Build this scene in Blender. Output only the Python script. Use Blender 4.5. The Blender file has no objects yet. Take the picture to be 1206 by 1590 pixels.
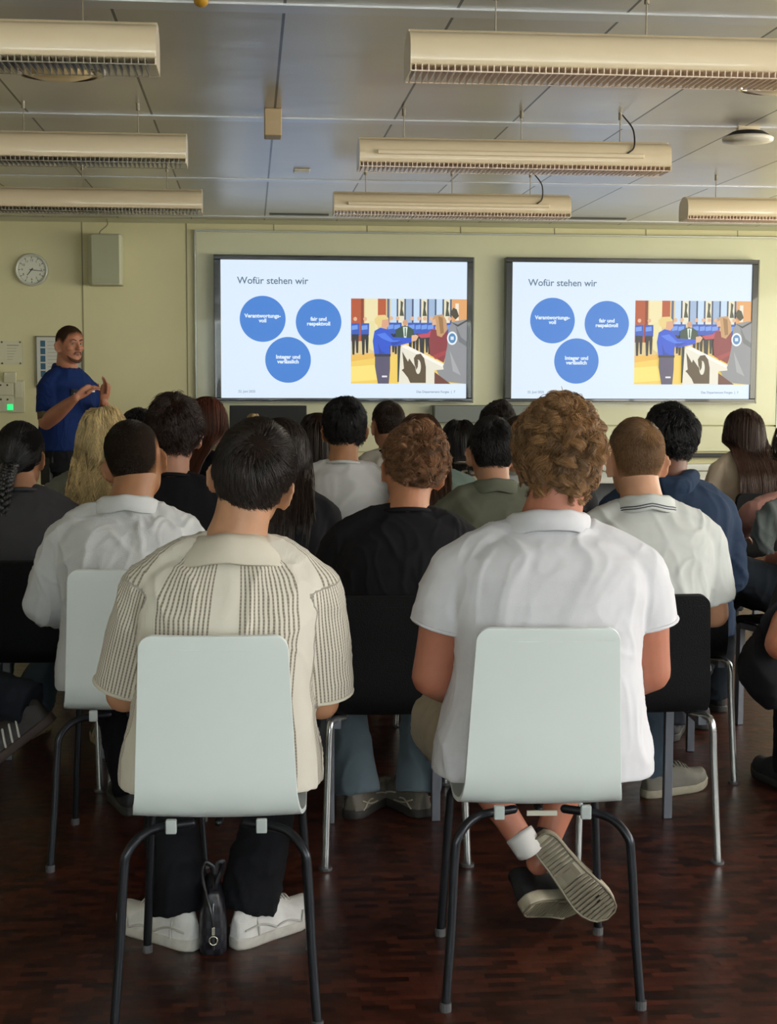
import bpy, math, random
import numpy as np
from mathutils import Matrix, Vector, noise
random.seed(7)
SC = bpy.context.scene
COL = SC.collection
PI = math.pi

# ------------------------------------------------------------------ camera, world, light, exposure
cam_d = bpy.data.cameras.new('camera')
cam = bpy.data.objects.new('camera', cam_d); COL.objects.link(cam)
cam_d.sensor_fit = 'VERTICAL'; cam_d.sensor_height = 36.0; cam_d.lens = 2300.0*36/1590
cam_d.clip_start = .05; cam_d.clip_end = 200
R = ((0.99569041, 0.00497849, -0.0926057), (-0.09266455, 0.09352654, -0.99129515), (0.00372593, 0.99560434, 0.09358481))
R = Matrix([list(r) for r in R]).to_4x4()
R.translation = (0, 0, 1.45)
cam.matrix_world = R
SC.camera = cam

world = bpy.data.worlds.new('daylight'); SC.world = world; world.use_nodes = True
wn = world.node_tree.nodes; wl = world.node_tree.links
bg = wn['Background']; bg.inputs[1].default_value = 1.0
tc = wn.new('ShaderNodeTexCoord'); sx = wn.new('ShaderNodeSeparateXYZ'); rp = wn.new('ShaderNodeValToRGB')
wl.new(tc.outputs['Generated'], sx.inputs[0]); wl.new(sx.outputs[2], rp.inputs[0]); wl.new(rp.outputs[0], bg.inputs[0])
rp.color_ramp.elements[0].position = 0.0; rp.color_ramp.elements[0].color = (.34, .40, .16, 1)      # lawn and trees outside
rp.color_ramp.elements[1].position = 0.12; rp.color_ramp.elements[1].color = (.80, .92, 1.0, 1)     # sky

def area(name, loc, rot, sx_, sy_, power, col):
    d = bpy.data.lights.new(name, 'AREA'); d.shape = 'RECTANGLE'; d.size = sx_; d.size_y = sy_; d.energy = power; d.color = col
    o = bpy.data.objects.new(name, d); COL.objects.link(o); o.location = loc; o.rotation_euler = rot
    return o
# daylight through the windows of the right wall and of the wall behind the camera
area('daylight_right_rear', (5.32, 1.7, 1.6), (0, PI/2, 0), 1.3, 5.0, 190, (1.0, .97, .93))
area('daylight_right_front', (5.32, 7.6, 1.6), (0, PI/2, 0), 1.3, 5.0, 130, (1.0, .95, .78))
area('daylight_back', (0.8, -2.85, 1.6), (-PI/2, 0, 0), 6.0, 1.5, 520, (.90, .97, 1.0))
SC.view_settings.view_transform = 'Standard'; SC.view_settings.look = 'None'
SC.view_settings.gamma = 1; SC.view_settings.use_curve_mapping = False
SC.view_settings.exposure = 0.42
SC.cycles.max_bounces = 7; SC.cycles.diffuse_bounces = 4; SC.cycles.glossy_bounces = 3
SC.cycles.sample_clamp_indirect = 4

# ------------------------------------------------------------------ materials
def hexc(h):
    h = h.lstrip('#'); v = [int(h[i:i+2], 16)/255 for i in (0, 2, 4)]
    return tuple((c/12.92 if c <= .04045 else ((c+.055)/1.055)**2.4) for c in v)
MATS = {}
def mat(name, col, rough=.6, metal=0, var=0, vscale=8, bump=0, bscale=40, stretch=(1, 1, 1), emit=None, es=1, sheen=0, sss=0, spec=.5, alpha=1, coat=0):
    if name in MATS: return MATS[name]
    m = bpy.data.materials.new(name); m.use_nodes = True; MATS[name] = m
    if isinstance(col, str): col = hexc(col)
    nt = m.node_tree; b = nt.nodes['Principled BSDF']
    b.inputs['Base Color'].default_value = (*col, 1); b.inputs['Roughness'].default_value = rough
    b.inputs['Metallic'].default_value = metal; b.inputs['Specular IOR Level'].default_value = spec
    b.inputs['Alpha'].default_value = alpha; b.inputs['Coat Weight'].default_value = coat
    if sheen: b.inputs['Sheen Weight'].default_value = sheen; b.inputs['Sheen Roughness'].default_value = .5
    if sss: b.inputs['Subsurface Weight'].default_value = sss; b.inputs['Subsurface Radius'].default_value = (.012, .004, .002); b.inputs['Subsurface Scale'].default_value = 1
    if emit is not None:
        if isinstance(emit, str): emit = hexc(emit)
        b.inputs['Emission Color'].default_value = (*emit, 1); b.inputs['Emission Strength'].default_value = es
    if var or bump:
        t = nt.nodes.new('ShaderNodeTexCoord'); mp = nt.nodes.new('ShaderNodeMapping'); mp.inputs['Scale'].default_value = stretch
        nt.links.new(t.outputs['Object'], mp.inputs[0])
    if var:
        n = nt.nodes.new('ShaderNodeTexNoise'); n.inputs['Scale'].default_value = vscale; n.inputs['Detail'].default_value = 4
        nt.links.new(mp.outputs[0], n.inputs[0])
        r = nt.nodes.new('ShaderNodeMapRange'); r.inputs[1].default_value = .3; r.inputs[2].default_value = .7
        r.inputs[3].default_value = 1-var; r.inputs[4].default_value = 1+var
        mx = nt.nodes.new('ShaderNodeVectorMath'); mx.operation = 'SCALE'; mx.inputs[0].default_value = col
        nt.links.new(n.outputs[0], r.inputs[0]); nt.links.new(r.outputs[0], mx.inputs['Scale']); nt.links.new(mx.outputs[0], b.inputs['Base Color'])
    if bump:
        n2 = nt.nodes.new('ShaderNodeTexNoise'); n2.inputs['Scale'].default_value = bscale; n2.inputs['Detail'].default_value = 5
        nt.links.new(mp.outputs[0], n2.inputs[0])
        bp = nt.nodes.new('ShaderNodeBump'); bp.inputs['Strength'].default_value = bump; bp.inputs['Distance'].default_value = .01
        nt.links.new(n2.outputs[0], bp.inputs['Height']); nt.links.new(bp.outputs[0], b.inputs['Normal'])
    return m
def glow(name, col, s=1.0):
    """screen pixels: give off light, a little gloss on top"""
    if isinstance(col, str): col = hexc(col)
    return mat(name, (.01, .01, .01), .35, emit=col, es=s)

# ------------------------------------------------------------------ mesh helpers
class MB:
    def __init__(s): s.v = []; s.f = []; s.m = []
    def add(s, vs, fs, mi=0):
        o = len(s.v); s.v += [tuple(map(float, p)) for p in vs]; s.f += [tuple(int(i)+o for i in f) for f in fs]; s.m += [mi]*len(fs); return s
    def box(s, x0, x1, y0, y1, z0, z1, mi=0):
        v = [(x, y, z) for x in (x0, x1) for y in (y0, y1) for z in (z0, z1)]
        return s.add(v, [(0, 1, 3, 2), (4, 6, 7, 5), (0, 4, 5, 1), (2, 3, 7, 6), (0, 2, 6, 4), (1, 5, 7, 3)], mi)
    def rings(s, rs, mi=0, cap=True, closed=True):
        n = len(rs[0]); v = [p for r in rs for p in r]; f = []
        for i in range(len(rs)-1):
            for j in range(n if closed else n-1):
                k = (j+1) % n
                f.append((i*n+j, i*n+k, (i+1)*n+k, (i+1)*n+j))
        if cap:
            f.append(tuple(range(n))[::-1]); f.append(tuple((len(rs)-1)*n+j for j in range(n)))
        return s.add(v, f, mi)
    def cyl(s, c, r, h, axis='z', n=24, mi=0, r2=None):
        r2 = r if r2 is None else r2; rs = []
        for t, rr in ((0, r), (h, r2)):
            ring = []
            for j in range(n):
                a = 2*PI*j/n; u, w = rr*math.cos(a), rr*math.sin(a)
                ring.append({'z': (c[0]+u, c[1]+w, c[2]+t), 'y': (c[0]+w, c[1]+t, c[2]+u), 'x': (c[0]+t, c[1]+u, c[2]+w)}[axis])
            rs.append(ring)
        return s.rings(rs, mi)
    def tube(s, pts, rad, n=12, mi=0, sub=1, flat=None, caps='round'):
        P, Rr = path(pts, rad, sub)
        rs = tube_rings(P, Rr, n, flat, caps)
        return s.rings(rs, mi)
    def ell(s, c, r, rot=None, nu=24, nv=14, mi=0):
        rs = []
        M = rot if rot is not None else Matrix.Identity(3)
        for i in range(nv+1):
            ph = PI*(i+.02*(i == 0)-.02*(i == nv))/nv - PI/2
            ring = []
            for j in range(nu):
                a = 2*PI*j/nu
                p = M @ Vector((r[0]*math.cos(ph)*math.cos(a), r[1]*math.cos(ph)*math.sin(a), r[2]*math.sin(ph)))
                ring.append((c[0]+p.x, c[1]+p.y, c[2]+p.z))
            rs.append(ring)
        return s.rings(rs, mi)
    def xf(s, M):
        s.v = [tuple(M @ Vector(p)) for p in s.v]; return s
    def join(s, o, mi=None):
        k = len(s.v); s.v += o.v; s.f += [tuple(i+k for i in f) for f in o.f]; s.m += (o.m if mi is None else [mi]*len(o.f)); return s
    def mesh(s, name):
        me = bpy.data.meshes.new(name); me.from_pydata(s.v, [], s.f); return me
    def build(s, name, mats, parent=None, smooth=False, bevel=0, loc=None):
        me = s.mesh(name)
        if not isinstance(mats, (list, tuple)): mats = [mats]
        for m in mats: me.materials.append(m)
        if len(mats) > 1: me.polygons.foreach_set('material_index', s.m)
        if smooth: me.polygons.foreach_set('use_smooth', [True]*len(me.polygons))
        o = bpy.data.objects.new(name, me); COL.objects.link(o)
        if parent: o.parent = parent
        if loc: o.location = loc
        if bevel:
            b = o.modifiers.new('bevel', 'BEVEL'); b.width = bevel; b.segments = 3; b.limit_method = 'ANGLE'; b.angle_limit = .7
            me.polygons.foreach_set('use_smooth', [True]*len(me.polygons))
            w = o.modifiers.new('wn', 'WEIGHTED_NORMAL')
        return o

def path(pts, rad, sub):
    P = np.array(pts, float); Rr = np.array(rad if hasattr(rad, '__len__') else [rad]*len(pts), float)
    if sub <= 1 or len(P) < 3: 
        if sub > 1:
            t = np.linspace(0, 1, sub+1)[:, None]; return P[0]*(1-t)+P[1]*t, Rr[0]*(1-t[:, 0])+Rr[1]*t[:, 0]
        return P, Rr
    out = []; ro = []
    E = np.vstack([2*P[0]-P[1], P, 2*P[-1]-P[-2]]); ER = np.concatenate([[Rr[0]], Rr, [Rr[-1]]])
    for i in range(1, len(E)-2):
        for k in range(sub):
            t = k/sub
            b = lambda A: .5*((2*A[i])+(-A[i-1]+A[i+1])*t+(2*A[i-1]-5*A[i]+4*A[i+1]-A[i+2])*t*t+(-A[i-1]+3*A[i]-3*A[i+1]+A[i+2])*t**3)
            out.append(b(E)); ro.append(b(ER))
    out.append(P[-1]); ro.append(Rr[-1])
    return np.array(out), np.array(ro)

def tube_rings(P, Rr, n=12, flat=None, caps='round'):
    T = np.gradient(P, axis=0); T /= np.linalg.norm(T, axis=1)[:, None]+1e-9
    ref = np.array([0, 1, 0.]) if abs(T[0][1]) < .8 else np.array([1., 0, 0])
    u = np.cross(T[0], ref); u /= np.linalg.norm(u)
    rs = []; frames = []
    for i in range(len(P)):
        u = u-T[i]*u.dot(T[i]); u /= np.linalg.norm(u); w = np.cross(T[i], u); frames.append((u.copy(), w))
    fx, fy = flat if flat else (1, 1)
    def ring(c, i, r):
        u, w = frames[i]
        return [c+r*(fx*u*math.cos(2*PI*j/n)+fy*w*math.sin(2*PI*j/n)) for j in range(n)]
    if caps == 'round':
        for a in (80, 50, 22): rs.append(ring(P[0]-T[0]*Rr[0]*math.sin(math.radians(a)), 0, Rr[0]*math.cos(math.radians(a))))
    for i in range(len(P)): rs.append(ring(P[i], i, Rr[i]))
    if caps == 'round':
        for a in (22, 50, 80): rs.append(ring(P[-1]+T[-1]*Rr[-1]*math.sin(math.radians(a)), -1, Rr[-1]*math.cos(math.radians(a))))
    return rs

def empty(name, loc, rz, label, cat, group=None):
    o = bpy.data.objects.new(name, None); COL.objects.link(o); o.location = loc; o.rotation_euler = (0, 0, rz)
    o.empty_display_size = .1; tag(o, label, cat, group); return o
def tag(o, label=None, cat=None, group=None, kind=None):
    if label: o['label'] = label
    if cat: o['category'] = cat
    if group: o['group'] = group
    if kind: o['kind'] = kind
    return o
def copy_tree(root, loc, rz, label, group=None):
    """a copy of a thing, its parts and their sub-parts"""
    def kids(o): return [c for c in ALLOBJ() if c.parent == o]
    def cp(o, par):
        c = o.copy(); COL.objects.link(c); c.parent = par
        for k in kids(o): cp(k, c)
        return c
    r = cp(root, None); r.location = loc; r.rotation_euler = (0, 0, rz); r['label'] = label
    if group: r['group'] = group
    return r
def ALLOBJ(): return list(bpy.data.objects)

def text_mesh(s, size, name, m, parent, loc, rot=(PI/2, 0, 0), align='CENTER', bold=0.0, line=1.0):
    cu = bpy.data.curves.new(name, 'FONT'); cu.body = s; cu.size = size; cu.align_x = align; cu.align_y = 'CENTER'
    cu.offset = bold; cu.space_line = line; cu.resolution_u = 4
    t = bpy.data.objects.new(name+'_curve', cu); COL.objects.link(t)
    dg = bpy.context.evaluated_depsgraph_get(); me = bpy.data.meshes.new_from_object(t.evaluated_get(dg))
    bpy.data.objects.remove(t); bpy.data.curves.remove(cu)
    me.name = name; me.materials.clear(); me.materials.append(m)
    o = bpy.data.objects.new(name, me); COL.objects.link(o); o.location = loc; o.rotation_euler = rot
    if parent: o.parent = parent
    return o

# ------------------------------------------------------------------ the room
XL, XR, YB, YF, ZC = -3.4, 5.3, -2.8, 11.1, 2.565
def structure(o): o['kind'] = 'structure'; return o

m_wall = mat('painted_wall', '#d9d2a6', .6, var=.02, vscale=3)
m_wallR = mat('side_wall', '#cdc9b4', .7, var=.02, vscale=3)
m_white = mat('white_paint', '#d9d6c8', .5)
m_dark = mat('dark_gap', '#3a382f', .7)

# floor: dark mosaic parquet, small fingers in squares
mf = bpy.data.materials.new('mosaic_parquet'); mf.use_nodes = True; nt = mf.node_tree; N = nt.nodes; L = nt.links
b = N['Principled BSDF']; t = N.new('ShaderNodeTexCoord')
br = N.new('ShaderNodeTexBrick'); br.offset = .5; br.inputs['Scale'].default_value = 1.0
br.inputs['Brick Width'].default_value = .062; br.inputs['Row Height'].default_value = .026; br.inputs['Mortar Size'].default_value = .0006
br.inputs['Color1'].default_value = (*hexc('#4f2416'), 1); br.inputs['Color2'].default_value = (*hexc('#1c0a06'), 1); br.inputs['Mortar'].default_value = (.004, .002, .002, 1)
br.inputs['Bias'].default_value = -.05
L.new(t.outputs['Object'], br.inputs[0])
nz = N.new('ShaderNodeTexNoise'); nz.inputs['Scale'].default_value = 2.5; nz.inputs['Detail'].default_value = 3; L.new(t.outputs['Object'], nz.inputs[0])
mx = N.new('ShaderNodeMix'); mx.data_type = 'RGBA'; mx.blend_type = 'MULTIPLY'; mx.inputs[0].default_value = .5
L.new(br.outputs[0], mx.inputs[6]); rgm = N.new('ShaderNodeMapRange'); rgm.inputs[1].default_value = .3; rgm.inputs[2].default_value = .7; rgm.inputs[3].default_value = .35; rgm.inputs[4].default_value = 1.0; L.new(nz.outputs[0], rgm.inputs[0]); L.new(rgm.outputs[0], mx.inputs[7]); L.new(mx.outputs[2], b.inputs['Base Color'])
n2 = N.new('ShaderNodeTexNoise'); n2.inputs['Scale'].default_value = 30; L.new(t.outputs['Object'], n2.inputs[0])
mr = N.new('ShaderNodeMapRange'); mr.inputs[3].default_value = .26; mr.inputs[4].default_value = .46; L.new(n2.outputs[0], mr.inputs[0]); L.new(mr.outputs[0], b.inputs['Roughness'])
bp = N.new('ShaderNodeBump'); bp.inputs['Strength'].default_value = .25; bp.inputs['Distance'].default_value = .002; L.new(br.outputs[1], bp.inputs['Height'])
bp2 = N.new('ShaderNodeBump'); bp2.inputs['Strength'].default_value = .3; bp2.inputs['Distance'].default_value = .004
n3 = N.new('ShaderNodeTexNoise'); n3.inputs['Scale'].default_value = 14; L.new(t.outputs['Object'], n3.inputs[0]); L.new(n3.outputs[0], bp2.inputs['Height']); L.new(bp.outputs[0], bp2.inputs['Normal'])
L.new(bp2.outputs[0], b.inputs['Normal']); b.inputs['Specular IOR Level'].default_value = .4
structure(MB().box(XL-.2, XR+.2, YB-.2, YF+.2, -.1, 0).build('floor', mf))

# ceiling: satin metal panels with narrow seams running away from the camera
mc = bpy.data.materials.new('metal_ceiling_panels'); mc.use_nodes = True; nt = mc.node_tree; N = nt.nodes; L = nt.links
b = N['Principled BSDF']; t = N.new('ShaderNodeTexCoord'); s = N.new('ShaderNodeSeparateXYZ'); L.new(t.outputs['Object'], s.inputs[0])
a = N.new('ShaderNodeMath'); a.operation = 'ADD'; a.inputs[1].default_value = -.106+53; L.new(s.outputs[0], a.inputs[0])
d = N.new('ShaderNodeMath'); d.operation = 'DIVIDE'; d.inputs[1].default_value = .53; L.new(a.outputs[0], d.inputs[0])
fr = N.new('ShaderNodeMath'); fr.operation = 'FRACT'; L.new(d.outputs[0], fr.inputs[0])
lt = N.new('ShaderNodeMath'); lt.operation = 'LESS_THAN'; lt.inputs[1].default_value = .018; L.new(fr.outputs[0], lt.inputs[0])
fl = N.new('ShaderNodeMath'); fl.operation = 'FLOOR'; L.new(d.outputs[0], fl.inputs[0])
wnz = N.new('ShaderNodeTexWhiteNoise'); wnz.noise_dimensions = '1D'; L.new(fl.outputs[0], wnz.inputs['W'])
mr = N.new('ShaderNodeMapRange'); mr.inputs[3].default_value = .9; mr.inputs[4].default_value = 1.08; L.new(wnz.outputs[0], mr.inputs[0])
vm = N.new('ShaderNodeVectorMath'); vm.operation = 'SCALE'; vm.inputs[0].default_value = hexc('#d2cec8'); L.new(mr.outputs[0], vm.inputs['Scale'])
mx = N.new('ShaderNodeMix'); mx.data_type = 'RGBA'; L.new(lt.outputs[0], mx.inputs[0]); L.new(vm.outputs[0], mx.inputs[6]); mx.inputs[7].default_value = (.05, .05, .05, 1)
L.new(mx.outputs[2], b.inputs['Base Color']); b.inputs['Metallic'].default_value = .55; b.inputs['Roughness'].default_value = .33
dots = N.new('ShaderNodeTexVoronoi'); dots.inputs['Scale'].default_value = 150; L.new(t.outputs['Object'], dots.inputs[0])
nzl = N.new('ShaderNodeTexNoise'); nzl.inputs['Scale'].default_value = 2.2; L.new(t.outputs['Object'], nzl.inputs[0])
bpa = N.new('ShaderNodeBump'); bpa.inputs['Strength'].default_value = .12; bpa.inputs['Distance'].default_value = .002; L.new(dots.outputs[0], bpa.inputs['Height'])
bpb = N.new('ShaderNodeBump'); bpb.inputs['Strength'].default_value = .5; bpb.inputs['Distance'].default_value = .02; L.new(nzl.outputs[0], bpb.inputs['Height']); L.new(bpa.outputs[0], bpb.inputs['Normal'])
L.new(bpb.outputs[0], b.inputs['Normal'])
structure(MB().box(XL-.2, XR+.2, YB-.2, YF+.2, ZC, ZC+.1).build('ceiling', mc))
m_rail = mat('ceiling_rail_metal', '#cfcfd2', .3, .5)
for i, y in enumerate((2.5, 4.68, 6.70, 8.78, 10.86)):
    structure(MB().box(XL, XR, y-.05, y+.05, ZC-.006, ZC+.002).build('trim_%d' % (i+1), m_rail))

# front wall with panel grooves
w = MB().box(XL-.2, XR+.2, YF, YF+.2, -.1, ZC+.1)
structure(w.build('wall_front', m_wall))
g = MB()
for x in (-2.6, -1.215, -.46): g.box(x-.004, x+.004, YF-.003, YF+.01, .02, ZC)
for x in (.18, .87, 1.57, 2.28, 2.98, 3.69): g.box(x-.003, x+.003, YF-.003, YF+.01, 2.48, ZC)
structure(g.build('trim_6', mat('groove', '#8f8b6c', .8)))
structure(MB().box(XL, XR, YF-.02, YF, ZC-.03, ZC).build('trim_7', mat('ceiling_edge', '#a9a684', .5)))
structure(MB().box(XL, XR, YF-.015, YF, 0, .08).build('baseboard_front', mat('baseboard', '#4b4136', .5)))
structure(MB().box(XL-.2, XL, YB-.2, YF+.2, 0, ZC).build('wall_left', m_wallR))
structure(MB().box(XL, XL+.015, YB, YF, 0, .08).build('baseboard_left', mat('baseboard', '#4b4136', .5)))

# window walls: right side and behind the camera
def window_wall(name, axis, at, a0, a1, wins, zs=(.85, 2.3), th=.2, inward=-1):
    mb = MB()
    def bx(a, b_, z0, z1):
        lo, hi = (at, at+th) if inward < 0 else (at-th, at)
        if axis == 'x': mb.box(lo, hi, a, b_, z0, z1)
        else: mb.box(a, b_, lo, hi, z0, z1)
    bx(a0, a1, -.1, zs[0]); bx(a0, a1, zs[1], ZC+.1)
    cur = a0
    for (p, q) in wins: bx(cur, p, zs[0], zs[1]); cur = q
    bx(cur, a1, zs[0], zs[1])
    structure(mb.build(name, m_wallR))
m_frame = mat('window_frame_paint', '#c9c9c4', .4)
m_glass = mat('window_glass', (.9, .95, .95), .02, alpha=.12)
def window(idx, axis, at, p, q, z0, z1, inward):
    def bx(mb, a, b_, d0, d1, za, zb):
        if axis == 'x': mb.box(at+d0, at+d1, a, b_, za, zb)
        else: mb.box(a, b_, at+d0, at+d1, za, zb)
    s_ = .08 if inward < 0 else -.14
    fr = MB(); t_ = .05
    bx(fr, p, q, s_, s_+.06, z0, z0+t_); bx(fr, p, q, s_, s_+.06, z1-t_, z1)
    bx(fr, p, p+t_, s_, s_+.06, z0, z1); bx(fr, q-t_, q, s_, s_+.06, z0, z1)
    bx(fr, (p+q)/2-.03, (p+q)/2+.03, s_, s_+.06, z0, z1)
    o = structure(fr.build('window_%d' % idx, m_frame))
    gl = MB(); bx(gl, p+t_, q-t_, s_+.027, s_+.033, z0+t_, z1-t_); gl.build('pane', m_glass, o)
    sl = MB(); bx(sl, p-.03, q+.03, -.05 if inward < 0 else -.05, .05, z0-.04, z0); sl.build('window_sill', m_frame, o)
winsR = [(-.8, 1.5), (1.7, 4.2), (5.1, 7.5), (7.7, 10.1)]
winsB = [(-2.2, .7), (.9, 3.8)]
window_wall('wall_right', 'x', XR, YB-.2, YF+.2, winsR)
window_wall('wall_back', 'y', YB, XL-.2, XR+.2, winsB, inward=1)
for i, (p, q) in enumerate(winsR): window(i+1, 'x', XR, p, q, .85, 2.3, -1)
for i, (p, q) in enumerate(winsB): window(i+5, 'y', YB, p, q, .85, 2.3, 1)

# ------------------------------------------------------------------ front wall fittings
m_board = mat('board_enamel', '#cfceac', .35, var=.03, vscale=1.5, coat=.2)
m_alu = mat('aluminium', '#a9aaa2', .35, .6)
root = empty('whiteboard', (1.8, YF, 0), 0, 'very wide pale board panel mounted on the front wall behind both screens', 'board')
MB().box(-2.19, 2.22, -.03, -.002, 1.06, 2.475).build('board_panel', m_board, root, bevel=.003)
MB().box(-2.19, 2.22, -.03, -.002, .86, 1.05).build('lower_panel', m_board, root, bevel=.003)
fr = MB()
fr.box(-2.2, 2.23, -.036, -.002, 2.475, 2.485); fr.box(-2.2, -2.19, -.036, -.002, .86, 2.475); fr.box(2.22, 2.23, -.036, -.002, .86, 2.475)
fr.build('board_frame', m_alu, root)
root = empty('pen_tray', (2.8, YF, 0), 0, 'long black and grey ledge along the front wall below the board', 'ledge')
MB().box(-1.8, 1.5, -.07, -.002, .815, .845).build('tray', mat('black_rubber', '#1b1b1b', .5), root, bevel=.004)
MB().box(-1.8, 1.5, -.05, -.002, .71, .765).build('rail', m_alu, root, bevel=.004)
o = MB().box(1.36, 2.15, YF-.16, YF-.04, 1.08, 1.21).build('soundbar', mat('grey_soundbar', '#757b78', .6, .1), bevel=.01)
tag(o, 'long grey sound bar on the wall below the gap between the screens', 'sound bar')
o = MB().box(-.25, -.215, YF-.1, YF-.035, .76, 1.2).build('column_rail', m_alu, bevel=.004)
tag(o, 'grey upright metal post on the front wall left of the black monitor', 'post')

# the two big displays, with the slide they show
m_bez = mat('black_bezel', '#0d0d0e', .25, coat=.5)
m_rim = mat('grey_bezel_edge', '#6c6b5e', .3, .6)
SB = .74
COLS = {}
def gcol(h):
    if h not in COLS: COLS[h] = glow('screen_'+h.strip('#'), h, SB)
    return COLS[h]
def circle_poly(cx, cy, r, n=40, ry=None): ry = ry or r; return [(cx+r*math.cos(2*PI*i/n), cy+ry*math.sin(2*PI*i/n)) for i in range(n)]
def photo_shapes():
    S = []
    def P(h, *pts): S.append((h, list(pts)))
    def B(h, x0, y0, x1, y1): P(h, (x0, y0), (x1, y0), (x1, y1), (x0, y1))
    def O(h, x, y, r, ry=None): P(h, *circle_poly(x, y, r, 18, ry))
    # hall: floor and tall hangings, y measured from the top, 0..1 ; x 0..1
    B('#e0c890', 0, 0, 1, .66); B('#f2cf62', 0, .66, 1, 1); P('#eebb55', (0, .66), (.22, .64), (.2, .70), (0, .74)); P('#ffe27a', (0, .8), (.2, .78), (.26, .95), (0, .98))
    B('#b5532c', 0, 0, .10, .5); B('#8a3a20', .085, 0, .11, .5); B('#efe2b0', .12, 0, .23, .45); B('#b8552f', .23, 0, .30, .30); B('#5a6480', .31, 0, .33, .38)
    for i in range(9):
        x = .34+i*.066; B(('#c4dcf2', '#e9e2c6', '#9fb8d6')[i % 3], x, 0, x+.06, .3); B('#3e4c70', x+.052, 0, x+.066, .32)
        if i in (1, 4, 7): P('#464a35', (x+.02, .02), (x+.042, .04), (x+.036, .12), (x+.05, .2), (x+.012, .2), (x+.02, .1))
    B('#e2a468', .87, 0, 1, .28); B('#f1e5d0', .90, .05, .93, .25)
    B('#e9c77c', .3, .46, .75, .66)
    # row of people in blue shirts at the back
    for i, x in enumerate((.035, .12, .345, .40, .525, .585, .635, .69, .85)):
        y = .26 if i < 2 else .25
        O('#e2b391', x, y-.02, .016, .024); P('#2f55b8', (x-.035, y+.03), (x+.035, y+.03), (x+.038, y+.17), (x-.038, y+.17)); P('#6f9be8', (x-.03, y+.06), (x+.02, y+.05), (x+.022, y+.10), (x-.03, y+.11))
        B('#20242c', x-.03, y+.16, x+.03, y+.22); P('#20242c', (x-.03, y+.2), (x, y+.2), (x-.006, y+.40), (x-.024, y+.40)); P('#20242c', (x+.002, y+.2), (x+.03, y+.2), (x+.026, y+.38), (x+.010, y+.38))
    P('#e8dfa6', (.155, .27), (.2, .26), (.215, .5), (.19, .62), (.15, .58))
    # dark-suited person in the middle
    O('#cf9d7c', .465, .28, .022, .034); P('#2f4a3c', (.385, .36), (.44, .32), (.49, .32), (.535, .36), (.55, .5), (.38, .5)); P('#dfe8dd', (.445, .33), (.485, .33), (.475, .46), (.455, .46)); P('#2e6a4c', (.461, .34), (.47, .34), (.472, .44), (.46, .44))
    B('#26302c', .40, .48, .425, .98)
    # person in blue shirt shaking hands
    P('#e8cf86', (.2, .24), (.23, .195), (.29, .19), (.32, .23), (.30, .3), (.24, .33), (.205, .29)); P('#dca583', (.265, .25), (.32, .24), (.325, .31), (.30, .36), (.26, .34))
    P('#2453cf', (.2, .38), (.25, .34), (.31, .36), (.36, .45), (.52, .46), (.52, .51), (.38, .56), (.335, .55), (.335, .66), (.2, .66), (.185, .5))
    P('#4a7be8', (.22, .42), (.29, .4), (.36, .49), (.42, .49), (.36, .52), (.27, .47)); P('#1b3fa6', (.23, .52), (.26, .62), (.30, .64), (.24, .65)); P('#1b3fa6', (.34, .51), (.45, .5), (.36, .555))
    P('#57506a', (.205, .66), (.335, .66), (.335, .82), (.325, 1), (.23, 1), (.205, .8)); B('#2a2738', .2, .65, .34, .68); B('#e9e9ef', .265, .905, .31, .925)
    P('#e3b490', (.52, .43), (.56, .42), (.58, .44), (.56, .49), (.53, .5), (.52, .5))
    # person in red jacket with long hair
    P('#c2455a', (.57, .42), (.66, .40), (.71, .34), (.73, .38), (.70, .45), (.60, .46)); P('#8a2f38', (.69, .36), (.82, .36), (.85, .5), (.8, .75), (.68, .66), (.67, .5)); P('#a63a40', (.7, .67), (.82, .6), (.83, .64), (.73, .71))
    P('#c79a6a', (.70, .24), (.72, .19), (.79, .18), (.82, .25), (.83, .36), (.78, .45), (.74, .43), (.73, .32)); P('#e0b08a', (.695, .25), (.725, .23), (.735, .3), (.70, .31)); P('#9c7244', (.75, .2), (.79, .22), (.80, .40), (.77, .41))
    # grey jacket at the right edge, round badge on the sleeve
    P('#8d8f93', (.84, .33), (.87, .27), (.98, .24), (1, .24), (1, 1), (.84, .98), (.76, .9), (.73, .82), (.8, .78), (.83, .55)); P('#6f7276', (.9, .3), (.95, .45), (1, .5), (1, .56), (.93, .5)); P('#a6a8aa', (.85, .6), (.9, .75), (.95, .9), (.88, .85)); P('#3b3d40', (.86, .27), (.92, .3), (1, .24), (1, .26), (.92, .325))
    P('#6b3a2c', (.7, .84), (.76, .9), (.86, 1), (.72, 1)); P('#46402d', (.88, .10), (.85, .17), (.9, .24), (.93, .2), (.91, .12))
    O('#e8eef2', .872, .46, .045, .08); O('#4a86b8', .872, .46, .032, .058); B('#d8e4ee', .858, .44, .886, .48)
    # white flag with a dark hooked emblem
    P('#e9e4d2', (.425, .57), (.47, .545), (.79, .76), (.80, .83), (.72, .84), (.72, 1), (.41, 1)); P('#f7f4e8', (.43, .56), (.47, .54), (.80, .765), (.79, .80))
    P('#57452c', (.44, .62), (.49, .74), (.50, .70), (.55, .80), (.54, .70), (.56, .655), (.60, .645), (.63, .70), (.645, .80), (.645, .99), (.51, .99), (.49, .93), (.45, .86), (.435, .84), (.455, .82))
    O('#e9e4d2', .578, .80, .024, .085); P('#57452c', (.552, .73), (.578, .72), (.575, .80), (.56, .84)); 
    return S
PHOTO = photo_shapes()
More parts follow.
